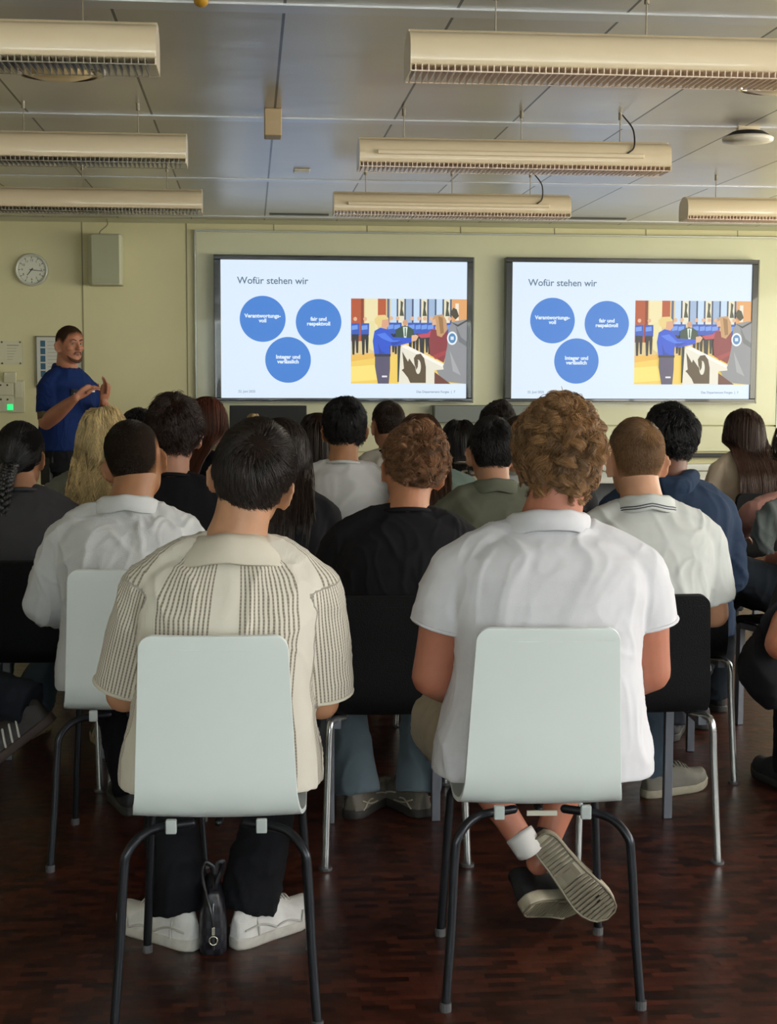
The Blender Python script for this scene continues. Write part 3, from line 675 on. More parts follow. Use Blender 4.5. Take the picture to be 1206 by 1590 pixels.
def solid(mb, name, m, parent, voxel, smooth=6, disp=None, attr=None, fac=.6):
    """union of the pieces into one continuous surface"""
    me = mb.mesh('tmp'); o = bpy.data.objects.new('tmp', me); COL.objects.link(o)
    r = o.modifiers.new('r', 'REMESH'); r.mode = 'VOXEL'; r.voxel_size = voxel
    if smooth:
        s_ = o.modifiers.new('s', 'SMOOTH'); s_.factor = fac; s_.iterations = smooth
    dg = bpy.context.evaluated_depsgraph_get()
    out = bpy.data.meshes.new_from_object(o.evaluated_get(dg)); bpy.data.objects.remove(o); bpy.data.meshes.remove(me)
    out.name = name; n = len(out.vertices)
    co = np.empty(n*3, np.float32); out.vertices.foreach_get('co', co); co = co.reshape(-1, 3)
    if disp:
        no = np.empty(n*3, np.float32); out.vertices.foreach_get('normal', no); no = no.reshape(-1, 3)
        co = disp(co.astype(float), no.astype(float)).astype(np.float32)
        out.vertices.foreach_set('co', co.ravel()); out.update()
    if attr:
        an, fn = attr; at = out.attributes.new(an, 'FLOAT_VECTOR', 'POINT'); at.data.foreach_set('vector', fn(co).astype(np.float32).ravel())
    out.materials.clear(); out.materials.append(m)
    out.polygons.foreach_set('use_smooth', [True]*len(out.polygons))
    ob = bpy.data.objects.new(name, out); COL.objects.link(ob); ob.parent = parent
    return ob

def nz1(p, sc, seed=0.0):
    return noise.noise(Vector((p[0]*sc[0]+seed, p[1]*sc[1]+seed*.7, p[2]*sc[2]-seed)))
def folds(amp, seed, sc=(9, 9, 5), fine=.35):
    def f(co, no):
        out = co.copy()
        for i in range(len(co)):
            p = co[i]; w1 = nz1(p, (4, 4, 4), seed+5); w2 = nz1(p, (5, 5, 5), seed+15)
            q = (p[0]+.10*w1, p[1]+.1*w2, p[2]+.16*w2)
            a = nz1(q, sc, seed); r1 = max(0, 1-abs(a)*3.6)**2
            b_ = nz1(q, (sc[0]*2.1, sc[1]*2.1, sc[2]*1.8), seed+9); r2 = max(0, 1-abs(b_)*3.2)**2
            out[i] += no[i]*amp*(r1*.85+r2*.45+a*.35-.35)
        return out
    return f

# ---------------- hair
def strands_mesh(P, r0, taper=.35):
    """P (N, K, 3) -> three-sided tubes"""
    N, K, _ = P.shape
    T = np.gradient(P, axis=1); T /= np.linalg.norm(T, axis=2, keepdims=True)+1e-9
    ref = np.array([.31, .52, .79]); U = np.cross(T, ref); U /= np.linalg.norm(U, axis=2, keepdims=True)+1e-9; W = np.cross(T, U)
    rr = (r0[:, None] if hasattr(r0, '__len__') else r0)*np.linspace(1, taper, K)[None, :]; rr = np.broadcast_to(rr, (N, K))[..., None]
    V = np.stack([P+rr*(U*math.cos(a)+W*math.sin(a)) for a in (0, 2.0944, 4.18879)], 2).reshape(-1, 3)
    i = np.arange(N)[:, None, None]; k = np.arange(K-1)[None, :, None]; j = np.arange(3)[None, None, :]
    a = (i*K+k)*3+j; b_ = (i*K+k)*3+(j+1) % 3; F = np.stack([a, b_, b_+3, a+3], -1).reshape(-1, 4)
    return V, F
def mesh_np(name, V, F):
    me = bpy.data.meshes.new(name); me.vertices.add(len(V)); me.vertices.foreach_set('co', V.astype(np.float32).ravel())
    me.loops.add(F.size); me.loops.foreach_set('vertex_index', F.astype(np.int32).ravel())
    me.polygons.add(len(F)); me.polygons.foreach_set('loop_start', (np.arange(len(F))*4).astype(np.int32))
    me.update(calc_edges=True); me.validate(); me.polygons.foreach_set('use_smooth', np.ones(len(F), bool)); return me
def hair_mat(col, rough=.45, var=.45):
    nm = 'hair_'+col.strip('#')
    if nm in MATS: return MATS[nm]
    m = mat(nm, col, rough, spec=.45); nt = m.node_tree; b = nt.nodes['Principled BSDF']
    at = nt.nodes.new('ShaderNodeAttribute'); at.attribute_name = 'tone'
    r = nt.nodes.new('ShaderNodeMapRange'); r.inputs[3].default_value = 1-var; r.inputs[4].default_value = 1+var*1.6
    mx = nt.nodes.new('ShaderNodeVectorMath'); mx.operation = 'SCALE'; mx.inputs[0].default_value = hexc(col)
    nt.links.new(at.outputs['Fac'], r.inputs[0]); nt.links.new(r.outputs[0], mx.inputs['Scale']); nt.links.new(mx.outputs[0], b.inputs['Base Color'])
    return m
def zlow(th, h):
    t = np.abs((th+PI) % (2*PI)-PI)/PI*180
    xs = [0, 35, 62, 78, 96, 112, 135, 180]
    zs = h.get('line', [-.078, -.076, -.05, .018, .022, -.005, .060, .078])
    return np.interp(t, xs, zs)
def under_mat(col, skc):
    nm = 'hair_base_'+col.strip('#')+skc.strip('#')
    if nm in MATS: return MATS[nm]
    m = mat(nm, col, .9, spec=.1); nt = m.node_tree; N = nt.nodes; L = nt.links; b = N['Principled BSDF']
    at = N.new('ShaderNodeAttribute'); at.attribute_name = 'cover'; t = N.new('ShaderNodeTexCoord')
    n = N.new('ShaderNodeTexNoise'); n.inputs['Scale'].default_value = 260; n.inputs['Detail'].default_value = 3; L.new(t.outputs['Object'], n.inputs[0])
    a = N.new('ShaderNodeMath'); a.operation = 'MULTIPLY_ADD'; a.inputs[1].default_value = 1.0; L.new(n.outputs[0], a.inputs[0]); 
    k = N.new('ShaderNodeMath'); k.operation = 'MULTIPLY_ADD'; k.inputs[1].default_value = 1.9; k.inputs[2].default_value = -.62; L.new(at.outputs['Fac'], k.inputs[0]); L.new(k.outputs[0], a.inputs[2])
    a.use_clamp = True
    c = hexc(col); mx = N.new('ShaderNodeMix'); mx.data_type = 'RGBA'; L.new(a.outputs[0], mx.inputs[0]); mx.inputs[6].default_value = (*hexc(skc), 1); mx.inputs[7].default_value = (*[v*.8 for v in c], 1)
    L.new(mx.outputs[2], b.inputs['Base Color'])
    bp = N.new('ShaderNodeBump'); bp.inputs['Strength'].default_value = .8; bp.inputs['Distance'].default_value = .004; L.new(n.outputs[0], bp.inputs['Height']); L.new(bp.outputs[0], b.inputs['Normal'])
    return m
def make_hair(h, Mh, parent, seed, torso=None, name='hair', skinc='#b5856a'):
    rng = np.random.default_rng(seed); A = np.array(Mh)[:3, :3]; B = np.array(Mh)[:3, 3]; Ai = np.linalg.inv(A).T
    th_ = h.get('thick', .015); n = h.get('n', 3000); L = h.get('len', .05); K = h.get('K', 7)
    # roots
    m = n*3; th = rng.uniform(-PI, PI, m); u = rng.uniform(-.105, .1195, m)
    wgt = np.sqrt(np.clip(1-((u-.022)/.102)**2, .0, 1)); 
    keep = u > zlow(th, h)+rng.normal(0, .004, m); th, u = th[keep], u[keep]
    top = rng.uniform(0, 1, len(th)) < 1; th, u = th[top][:n], u[top][:n]
    # denser on the crown
    k2 = int(len(th)*.35); r_ = np.sqrt(rng.uniform(0, 1, k2))*.062; a_ = rng.uniform(0, 2*PI, k2)
    root = head_pt(th, u)
    x, y = r_*np.cos(a_)*.95, r_*np.sin(a_)*1.15-.006
    zz = EC[2]+ER_[2]*np.sqrt(np.clip(1-(x/ER_[0])**2-((y-EC[1])/ER_[1])**2, 0, 1))
    root = np.vstack([root, np.stack([x, y, zz], -1)]); N = len(root)
    edge = np.concatenate([u-zlow(th, h), np.full(k2, .2)])
    fade = h.get('fade', 0)
    lenf = np.clip((edge+.004)/fade, .04, 1)**1.3 if fade else np.ones(N)
    q = (root-EC)/ER_**2; nr = q/np.linalg.norm(q, axis=1, keepdims=True)
    wp = np.array(h.get('whorl', (0, -.062, .10)))
    t = root-wp; t -= nr*np.sum(t*nr, 1, keepdims=True); t /= np.linalg.norm(t, axis=1, keepdims=True)+1e-6
    sw = np.cross(nr, t); t = t+sw*h.get('swirl', .35); t /= np.linalg.norm(t, axis=1, keepdims=True)
    part = h.get('part')
    if part is not None:                         # long hair: falls to both sides of a parting
        sd = np.sign(root[:, 0]-part+1e-6); upz = np.clip((root[:, 2]-.05)/.07, 0, 1)*np.clip((root[:, 1]+.08)/.06, 0, 1); t = np.stack([sd*.9*upz+root[:, 0]*2.5*(1-upz), -.45-.3*np.clip(root[:, 1]/.05, 0, 1), -.35-.5*(1-upz)], -1); t -= nr*np.sum(t*nr, 1, keepdims=True); t /= np.linalg.norm(t, axis=1, keepdims=True)+1e-6
    if h.get('gather') is not None:              # pulled towards a knot or a braid
        g = np.array(h['gather']); t = g-root; t -= nr*np.sum(t*nr, 1, keepdims=True); t /= np.linalg.norm(t, axis=1, keepdims=True)+1e-6
    jit = rng.normal(0, h.get('mess', .15), (N, 3))
    layer = rng.uniform(.25, 1, N)**.7*th_*np.minimum(1, lenf*1.1)
    nzv = np.array([noise.noise(Vector(p*h.get('lump', 22))+Vector((seed, 0, 0))) for p in root]); layer = layer*(1+nzv*h.get('lumpy', .5))
    lift = h.get('lift', .5); v = nr*lift+t+jit; v /= np.linalg.norm(v, axis=1, keepdims=True)
    Ls = L*lenf*rng.uniform(.75, 1.1, N)
    if not h.get('long') and h.get('gather') is None: Ls = Ls*np.interp(root[:, 2], [-.07, .0, .03, .07], h.get('side', (.35, .45, .6, 1)))
    if h.get('toplen'): Ls = Ls*(1+h['toplen']*np.clip((root[:, 2]-.03)/.08, 0, 1))
    grav = h.get('grav', .15); P = np.zeros((N, K, 3)); p = root-nr*.002; P[:, 0] = p
    down = np.array([0, 0, -1.]); down = np.linalg.inv(A) @ down
    for k in range(1, K):
        qn = (p-EC)/ER_**2; nn = qn/np.linalg.norm(qn, axis=1, keepdims=True)
        inn = np.linalg.norm((p-EC)/ER_, axis=1)
        v = v+down*grav
        if h.get('gather') is not None:
            v = v*.5+(np.array(h['gather'])-p)/(np.linalg.norm(np.array(h['gather'])-p, axis=1, keepdims=True)+.01)
        wl_ = h.get('hug', .5); v = v-nn*np.sum(v*nn, 1, keepdims=True)*wl_*(p[:, 2:3] > (.03 if h.get('long') else -.06))
        v /= np.linalg.norm(v, axis=1, keepdims=True)+1e-9
        p = p+v*(Ls/(K-1))[:, None]
        e = np.linalg.norm((p-EC)/ER_, axis=1); lo = 1+layer/.092*min(1, k/2.0); bad = (e < lo) & (p[:, 2] > -.07)
        p = np.where(bad[:, None], EC+(p-EC)*(lo/e)[:, None], p)
        if h.get('maxoff'):
            hi = 1+(layer+h['maxoff'])/.092; bad = (e > hi) & (p[:, 2] > -.03); p = np.where(bad[:, None], EC+(p-EC)*(hi/e)[:, None], p)
        if h.get('long'):                         # falls behind the neck and over the back
            w = p @ A.T+B; rel = w-B; low = rel[:, 2] < -.07
            yb = np.interp(-rel[:, 2], [.05, .09, .13, .17, .22, .28, .5], [-.066, -.095, -.125, -.172, -.215, -.238, -.246])-layer*.9
            pull = low & (rel[:, 1] > yb); f_ = np.clip((-rel[:, 2]-.05)/.05, 0, 1)
            w[:, 1] = np.where(pull, w[:, 1]*(1-f_)+(B[1]+yb)*f_, w[:, 1]); lim = h.get('spread', .100)+layer*1.5
            ex = np.abs(rel[:, 0])-lim; w[:, 0] -= np.where(low & (ex > 0), np.sign(rel[:, 0])*ex*.45, 0)
            p = (w-B) @ Ai
        P[:, k] = p
    cl = h.get('clump', 0)
    if cl:
        G = h.get('clumps', 220); gi = rng.choice(N, G, replace=False)
        d = ((root[:, None, :]-root[gi][None])**2).sum(-1); near = d.argmin(1); g = P[gi[near]]
        ww = (np.linspace(0, 1, K)**.8*cl)[None, :, None]; P = P*(1-ww)+(g+(P[:, :1]-g[:, :1])*h.get('keep', .35))*ww
        phase = rng.uniform(0, 2*PI, G)[near]; fr = rng.uniform(.7, 1.3, G)[near]*np.sign(rng.uniform(-1, 1, G))[near]
    else: phase = nzv*8; fr = np.ones(N)
    ca = h.get('curl', 0)
    if ca:
        T = np.gradient(P, axis=1); T /= np.linalg.norm(T, axis=2, keepdims=True)+1e-9; U = np.cross(T, [0.2, .3, .9]); U /= np.linalg.norm(U, axis=2, keepdims=True)+1e-9; W = np.cross(T, U)
        s_ = np.linspace(0, 1, K)[None, :]; ang = phase[:, None]+fr[:, None]*h.get('turns', 2)*2*PI*s_; am = (ca*np.minimum(1, s_*2.2))[..., None]
        P = P+(U*np.cos(ang)[..., None]+W*np.sin(ang)[..., None])*am
        if not h.get('long'):
            e = np.linalg.norm((P-EC)/ER_, axis=2); lo = 1.02; P = np.where((e < lo)[..., None], EC+(P-EC)*(lo/e)[..., None], P)
    rad = h.get('r', .0011)*(np.where(lenf < .5, .6, 1)) if fade else h.get('r', .0011)
    Pw = P @ A.T+B
    V, F = strands_mesh(Pw, rad, h.get('taper', .4)); tone = np.repeat(np.clip(rng.normal(.42, .2, N)+nzv*.3, 0, 1), K*3)
    if cl: tone = np.clip(tone+np.repeat(rng.normal(0, .14, G)[near], K*3), 0, 1)
    if h.get('tips'): tone = np.clip(tone+np.tile(np.repeat(np.linspace(0, 1, K), 3), N)*h['tips'], 0, 2.5)
    # underlayer: the shortest hair, thinning into skin at the edge
    nt_, nzz = 72, 44; ucov = []; ths = np.linspace(-PI, PI, nt_+1)[:-1]; cv = []
    zt = np.concatenate([np.linspace(0, 1, nzz)])
    for zf in zt:
        zl = zlow(ths, h)+(-.004 if fade else .004); z = zl+(.1195-zl)*(1-(1-zf)**1.6)
        off = (th_*h.get('under', .5))*np.minimum(1, (z-zl)/(.02+fade*.8))+.0012-.0016*(z-zl < .003); ucov.append(np.clip((z-zl)/max(.006, fade), 0, 1))
        pp = head_pt(ths, z); qn = (pp-EC)/ER_**2; nn = qn/np.linalg.norm(qn, axis=1, keepdims=True); cv.append(pp+nn*off[:, None])
    cv.append(np.tile(cv[-1].mean(0), (nt_, 1))+np.array([0, 0, .0008])); ucov.append(np.ones(nt_)); cv = np.array(cv)
    cf = []
    for i in range(len(cv)-1):
        for j in range(nt_): cf.append((i*nt_+j, i*nt_+(j+1) % nt_, (i+1)*nt_+(j+1) % nt_, (i+1)*nt_+j))
    C_ = cv.reshape(-1, 3) @ A.T+B; o_ = len(V); V = np.vstack([V, C_]); F = np.vstack([F, np.array(cf)+o_]); nst = len(V)-len(C_); nsf = len(F)-len(cf); tone = np.concatenate([tone, np.full(len(C_), .3)]); cover = np.concatenate([np.ones(nst), np.concatenate(ucov)])
    me = mesh_np(name, V, F); at = me.attributes.new('tone', 'FLOAT', 'POINT'); at.data.foreach_set('value', tone.astype(np.float32))
    me.materials.append(hair_mat(h['col'], h.get('rough', .45), h.get('var', .45)))
    a2 = me.attributes.new('cover', 'FLOAT', 'POINT'); a2.data.foreach_set('value', cover.astype(np.float32))
    me.materials.append(under_mat(h['col'], skinc)); mi = np.zeros(len(me.polygons), np.int32); mi[nsf:] = 1
    if len(me.polygons) == len(F): me.polygons.foreach_set('material_index', mi)
    o = bpy.data.objects.new(name, me); COL.objects.link(o); o.parent = parent; return o

# ---------------- shoe: heel at the origin, toe towards +y, sole at z = 0
def shoe(parent, M, style, side=1, L=.29):
    up, so, ex = style['upper'], style['sole'], style.get('extra')
    Y = [0, .010, .035, .09, .15, .20, .245, .275, .29]; Wd = [.014, .026, .036, .036, .041, .049, .047, .034, .012]; off = [0, 0, 0, .002, .004, .004, .001, -.003, -.006]
    sc = L/.29; Wd = [w_*style.get('wide', 1) for w_ in Wd]
    st = style.get('sole_h', .028)
    def foot_ring(z, k=1.0, dy=0, lift=True):
        ys = np.linspace(0, 1, 15); yy = .29*(1-np.cos(ys*PI))/2; w_ = np.interp(yy, Y, Wd)*k; of = np.interp(yy, Y, off)
        tz = np.where(yy > .2, (yy-.2)**2*2.2, 0)*(1 if lift else 0)
        a = [(side*(o_+w1)*sc, (y_*(1-.0*k)+dy)*sc, z+t_) for y_, w1, o_, t_ in zip(yy, w_, of, tz)]; b_ = [(side*(o_-w1)*sc, (y_+dy)*sc, z+t_) for y_, w1, o_, t_ in zip(yy, w_, of, tz)]
        return a+b_[::-1][1:-1]
    sm = MB().rings([foot_ring(0, .96), foot_ring(.006, 1.0), foot_ring(st-.004, 1.03), foot_ring(st, .99)]); sm.xf(M)
    u = MB(); H = [.055, .076, .080, .078, .082, .060, .048, .040, .022]; 
    rs = []
    for i, t_ in enumerate(np.linspace(.004, .284, 18)):
        w_ = np.interp(t_, Y, Wd)*.97; o_ = np.interp(t_, Y, off); h_ = np.interp(t_, Y, H); lz = max(0, t_-.2)**2*2.2
        ring = []
        for j in range(16):
            a = 2*PI*j/16; cx = math.cos(a); sz = math.sin(a)
            hh = (h_ if sz > 0 else 0)*abs(sz)**.8; ww = w_*np.sign(cx)*abs(cx)**(.75 if sz < .3 else 1.15)
            if sz > 0 and t_ < .16: ww *= 1-.25*sz
            ring.append((side*(o_+ww)*sc, t_*sc, st-.006+lz+hh))
        rs.append(ring)
    u.rings(rs)
    u.tube([(0, .048*sc, .05), (0, .055*sc, style.get('collar', .10)-.012)], [.035, .033], 16, sub=3, flat=(.9, 1.2), caps='flat')
    u.xf(M)
    o = solid(u, 'shoe', mat('shoe_'+style['name'], up, .6, var=.08, vscale=30, bump=.15, bscale=300), parent, .006 if style.get('fine') else .009, smooth=3)
    sm.build('sole', mat('sole_'+style['name'], so, .65, var=.12, vscale=40), o, smooth=True)
    if style.get('fine'):
        lc = MB()
        for k in range(5):
            y0 = (.125+k*.016)*sc; z0 = np.interp(y0/sc, Y, H)+st-.003; lc.tube([(-.020, y0, z0-.008), (0, y0, z0+.003), (.020, y0, z0-.008)], .003, 6, sub=4)
        lc.xf(M); lc.build('laces', mat('laces_'+style['name'], ex or so, .7), o, smooth=True)
        if style.get('panels'):
            pn = MB()
            for s_ in (-1, 1):
                for (a, b_, c) in style['panels']:
                    pts = []
                    for t_ in np.linspace(0, 1, 9):
                        yy = a[0]+(b_[0]-a[0])*t_; zz = a[1]+(b_[1]-a[1])*t_+c*math.sin(PI*t_)
                        w_ = np.interp(yy, Y, Wd)*.97*(1-.55*max(0, (zz-.045)/.05)**1.5); pts.append((s_*w_+side*np.interp(yy, Y, off), yy*sc, zz+st-.03))
                    pn.tube(pts, .0028, 6, sub=2)
            pn.xf(M); pn.build('panel_seams', mat('seam_'+style['name'], style['seam'], .6), o, smooth=True)
    if style.get('tread'):
        tr = MB(); 
        for yy in np.arange(.02, .275, .012):
            w_ = np.interp(yy, Y, Wd)*.84; o_ = np.interp(yy, Y, off)
            if .105 < yy < .15: continue
            lz = max(0, yy-.2)**2*2.2
            tr.box(side*o_-w_, side*o_+w_, yy*sc, (yy+.006)*sc, -.0025+lz, .003+lz)
        tr.box(-.022, .022, .108*sc, .146*sc, -.002, .002); tr.box(-.012, .012, .116*sc, .138*sc, -.004, .001)
        ring = foot_ring(-.0015, .93); tr.tube(ring+[ring[0]], .003, 6)
        tr.xf(M); tr.build('tread', mat('tread_'+style['name'], style['tread'], .6), o)
    if style.get('stripes'):
        for s_ in (-1, 1):
            sp = MB()
            for k in range(3):
                pts = []
                for t_ in np.linspace(0, 1, 7):
                    yy = .105+k*.024+t_*(-.02); zz = .032+t_*.045; w_ = np.interp(yy, Y, Wd)*(1.06-.30*max(0, t_-.2)**1.2); pts.append((s_*w_+side*np.interp(yy, Y, off), yy*sc, zz))
                sp.tube(pts, .0055, 6, sub=1, flat=(1, .7))
            sp.xf(M); sp.build('stripes', mat('stripe_'+style['name'], style['stripes'], .6), o, smooth=True)
    return o
SHOES = dict(
    white=dict(name='white', upper='#cdcac6', sole='#b9b4ac', fine=True, seam='#b4b0aa', collar=.105, panels=[((.02, .05), (.12, .035), .012), ((.12, .035), (.2, .03), .01), ((.06, .075), (.06, .03), 0), ((.205, .03), (.215, .055), .004)]),
    black=dict(name='black_canvas', upper='#0d0d10', sole='#9d9480', fine=True, tread='#6f6755', sole_h=.032, collar=.125, wide=1.06),
    runner=dict(name='grey_runner', upper='#5d574d', sole='#2a2724', fine=True, extra='#59534a', seam='#a39a88', collar=.10, wide=1.12, panels=[((.03, .06), (.13, .035), -.008), ((.13, .06), (.22, .03), .006), ((.2, .032), (.27, .04), .012), ((.03, .03), (.1, .05), .01)]),
    grey=dict(name='grey_canvas', upper='#5c584e', sole='#8c8573', fine=True, extra='#6e6a5e', collar=.1),
    threestripe=dict(name='dark_striped', upper='#2e2825', sole='#3b2c26', fine=True, stripes='#c9c3bb', extra='#2a2624'),
    lowstripe=dict(name='black_striped', upper='#17171b', sole='#9a8d6c', stripes='#8d866c'),
    plain=dict(name='dark_plain', upper='#1c1d20', sole='#2c2b29'))

TOR = [(.44, .172, .120), (.50, .182, .132), (.57, .185, .135), (.66, .176, .130), (.76, .172, .125), (.84, .178, .125), (.91, .188, .122), (.965, .188, .114), (1.00, .172, .104), (1.03, .142, .092), (1.055, .108, .078), (1.08, .080, .066), (1.10, .064, .058)]
TORF = [(.44, .170, .125), (.50, .180, .135), (.57, .178, .135), (.66, .155, .118), (.74, .138, .105), (.84, .148, .112), (.91, .160, .112), (.965, .162, .100), (1.00, .148, .092), (1.03, .122, .080), (1.055, .090, .068), (1.08, .066, .058), (1.10, .052, .050)]
m_eye = mat('eye_white', '#8f877e', .4); m_iris = mat('eye_dark', '#1a120d', .2); 

def person(x, y, yaw, label, top=1.34, b=1.0, sh=.175, lean=0, fwd=0, headx=None, heady=.07, hyaw=0, hpitch=0, hroll=0, hs=1.0, female=False,
           dz=0, skinc='#b5856a', shirt=None, pants=None, shoes='plain', hair=None, legs=None, arms=None, voxel=.008, seed=1, neck=None, hands=None, lips='#8f5a4e', extra=None, armr=1.0, group='people sitting in the audience', feet=None, beltz=None, bare_legs=False):
    rz = math.radians(yaw); root = empty('person', (x, y, 0), rz, label, 'person', group)
    W2L = (Matrix.Translation((x, y, 0)) @ Matrix.Rotation(rz, 4, 'Z')).inverted()
    def loc(p): return tuple(W2L @ Vector(p[1:])) if p[0] == 'w' else tuple(p)
    kz = (top-dz-.55)/(1.34-.55)
    zf = lambda z: (.55+(z-.55)*kz if z > .55 else z)+dz
    yo = lambda z: np.interp(z, [.45, .55, .72, .92, 1.05, 1.12], [.0, 0, -.028, -.012, .012, .03])+fwd*max(0, z-.6)
    xo = lambda z: lean*max(0, min(1, (z-.55)/.5))
    if dz: yo = lambda z: np.interp(z, [.45, .72, .92, 1.05, 1.12], [0, .0, .0, .0, .015])+fwd*max(0, z-.6)
    headx = xo(1.1) if headx is None else headx
    neck = neck or (.050 if female else .065)
    Hc = Vector((headx, heady+fwd*.55, top-.121*hs))
    Mh = Matrix.Translation(Hc) @ Matrix.Rotation(math.radians(hyaw), 4, 'Z') @ Matrix.Rotation(math.radians(hpitch), 4, 'X') @ Matrix.Rotation(math.radians(hroll), 4, 'Y') @ Matrix.Scale(hs*(.95 if female else 1), 4)
    TT = TORF if female else TOR
    def torso(grow, z0=None, z1=None, kd=1.0, hemw=0):
        rs = []
        for z, w_, d_ in TT:
            if z0 is not None and z < z0: continue
            if z1 is not None and z > z1: continue
            g = grow*(1 if z < 1.04 else .5); bb = b if z < 1.0 else 1+(b-1)*max(0, (1.08-z)/.08)
            hw = hemw*max(0, (.75-z)/.3)
            ring = []
            for i in range(40):
                a = 2*PI*i/40; e = 2/2.5; cx, cy = math.cos(a), math.sin(a)
                ring.append((xo(z)+np.sign(cx)*abs(cx)**e*(w_*bb+g+hw), yo(z)+np.sign(cy)*abs(cy)**e*(d_*(1+(b-1)*.7)*kd+g), zf(z)))
            rs.append(ring)
        return MB().rings(rs)
    # joints
    S = {}; E = {}; Wr = {}
    for s_, k in ((-1, 'L'), (1, 'R')):
        a = (arms or {}).get(k, {})
        S[k] = Vector((xo(.96)+s_*sh, yo(.96)+.005, zf(.958)))
        E[k] = Vector(loc(a['e'])) if 'e' in a else Vector((xo(.7)+s_*(sh+.055), .045, zf(.71)))
        Wr[k] = Vector(loc(a['w'])) if 'w' in a else Vector((s_*.10, .29, .665+dz))
    L_ = {}
    for s_, k in ((-1, 'L'), (1, 'R')):
        a = (legs or {}).get(k, {})
        hip = Vector((s_*.09*b, .0, .545+dz)); 
        kn = Vector(loc(a['k'])) if 'k' in a else Vector((s_*.13, .42, .535)) if not dz else Vector((s_*.10, .02, .52))
        an = Vector(loc(a['a'])) if 'a' in a else Vector((s_*.12, .42, .09)) if not dz else Vector((s_*.11, -.01, .09))
        L_[k] = (hip, kn, an)
    # body, one continuous surface
    fr = .88 if female else 1.0
    bd = torso(-.014, z0=.50, z1=1.09)
    nb = Vector((xo(1.08), yo(1.08)-.004, zf(1.045))); nm = (nb+Hc)/2+Vector((0, -.012, .0)); nt_ = Mh @ Vector((0, -.022, -.045))
    nm = nb.lerp(nt_, .55)+Vector((0, -.006, 0))
    bd.tube([nb, nm, nt_], [neck*1.22, neck, neck*1.0], 20, sub=6)
    bd.join(head_parts(female).xf(Mh)); ek = (.8, .15) if hair and hair.get('long') else (1.3, .70); bd.join(ear(-1, *ek).xf(Mh)); bd.join(ear(1, *ek).xf(Mh))
    HM = {}
    for s_, k in ((-1, 'L'), (1, 'R')):
        ar = fr*armr
        bd.tube([S[k], S[k].lerp(E[k], .35), S[k].lerp(E[k], .75), E[k]], [.058*ar, .056*ar, .047*ar, .043*ar], 16, sub=5)
        bd.tube([E[k], E[k].lerp(Wr[k], .3), E[k].lerp(Wr[k], .7), Wr[k]], [.042*ar, .046*ar, .036*ar, .027*fr], 16, sub=5)
        hd = (hands or {}).get(k, {})
        d = Vector(loc(('w',)+tuple(hd['d']))) - Vector(loc(('w', 0, 0, 0))) if 'd' in hd else (Wr[k]-E[k]).normalized()*.6+Vector((-s_*.35, .5, -.45))
        up = Vector(loc(('w',)+tuple(hd['up']))) - Vector(loc(('w', 0, 0, 0))) if 'up' in hd else Vector((s_*.2, .3, 1))
        HM[k] = frame_from(Wr[k]+d.normalized()*.02, d, up)
        bd.join(hand_parts(HM[k], -s_, hd.get('curl', .6), hd.get('spread', 1), .95 if female else 1.02, hd.get('thumb', 1)))
        hip, kn, an = L_[k]
        bd.tube([hip, hip.lerp(kn, .5), kn], [.072, .070, .052], 14, sub=5); bd.tube([kn, kn.lerp(an, .3), kn.lerp(an, .7), an], [.050, .056 if bare_legs else .050, .040, .034], 14, sub=5)
        if not (feet and k in feet): bd.tube([an, an+Vector((s_*.02, .08, -.045)), an+Vector((s_*.03, .15, -.06))], [.034, .03, .022], 12, sub=3)
    Mi = np.array(Mh.inverted())
    def facefx(co, no):
        h = co @ Mi[:3, :3].T+Mi[:3, 3]; out = h.copy()
        for s_ in (-1, 1):
            g = np.exp(-(((h[:, 0]-s_*.031)/.014)**2+((h[:, 2]-.010)/.009)**2+((h[:, 1]-.085)/.03)**2)); out[:, 1] -= g*.009
        g = np.exp(-((h[:, 0]/.03)**2+((h[:, 2]+.0555)/.0022)**2+((h[:, 1]-.09)/.02)**2)); out[:, 1] -= g*.004
        M_ = np.array(Mh); return out @ M_[:3, :3].T+M_[:3, 3]
    solid(bd, 'body', skin(skinc), root, min(voxel, .0065) if voxel > .005 else voxel, smooth=4, disp=facefx)
    for s_ in (-1, 1):
        ey = MB().ell((s_*.031, .0685, .010), (.0112, .0112, .0085), nu=14, nv=10).xf(Mh).build('eye', m_eye, root, smooth=True)
        MB().ell((s_*.031, .0775, .010), (.0048, .003, .0048), nu=10, nv=8).xf(Mh).build('iris', m_iris, ey, smooth=True)
        MB().tube([(s_*.014, .0905, .031), (s_*.032, .089, .037), (s_*.05, .077, .031)], [.003, .0036, .002], 8, sub=4).xf(Mh).build('eyebrow', mat('brow_'+(hair or {}).get('col', '#2a1d15').strip('#'), (hair or {}).get('col', '#2a1d15'), .8), root, smooth=True)
    lp = MB(); lp.tube([(-.021, .088, -.0555), (0, .0975, -.052), (.021, .088, -.0555)], [.001, .0035, .001], 8, sub=4); lp.tube([(-.019, .088, -.0575), (0, .0965, -.0605), (.019, .088, -.0575)], [.001, .004, .001], 8, sub=4)
    lp.xf(Mh).build('lips', mat('lips_'+lips.strip('#'), lips, .4), root, smooth=True)
    # shirt
    st = shirt or {}; ms = st['mat']; gr = st.get('grow', .008)
    sm = torso(gr, z0=st.get('hem', .49), z1=1.085, hemw=st.get('flare', 0))
    hem = st.get('hem', .49)
    sl = st.get('sleeve', 'short'); slr = st.get('sr', 1.0)
    nbk = Vector((xo(1.07), yo(1.07), zf(1.05)))
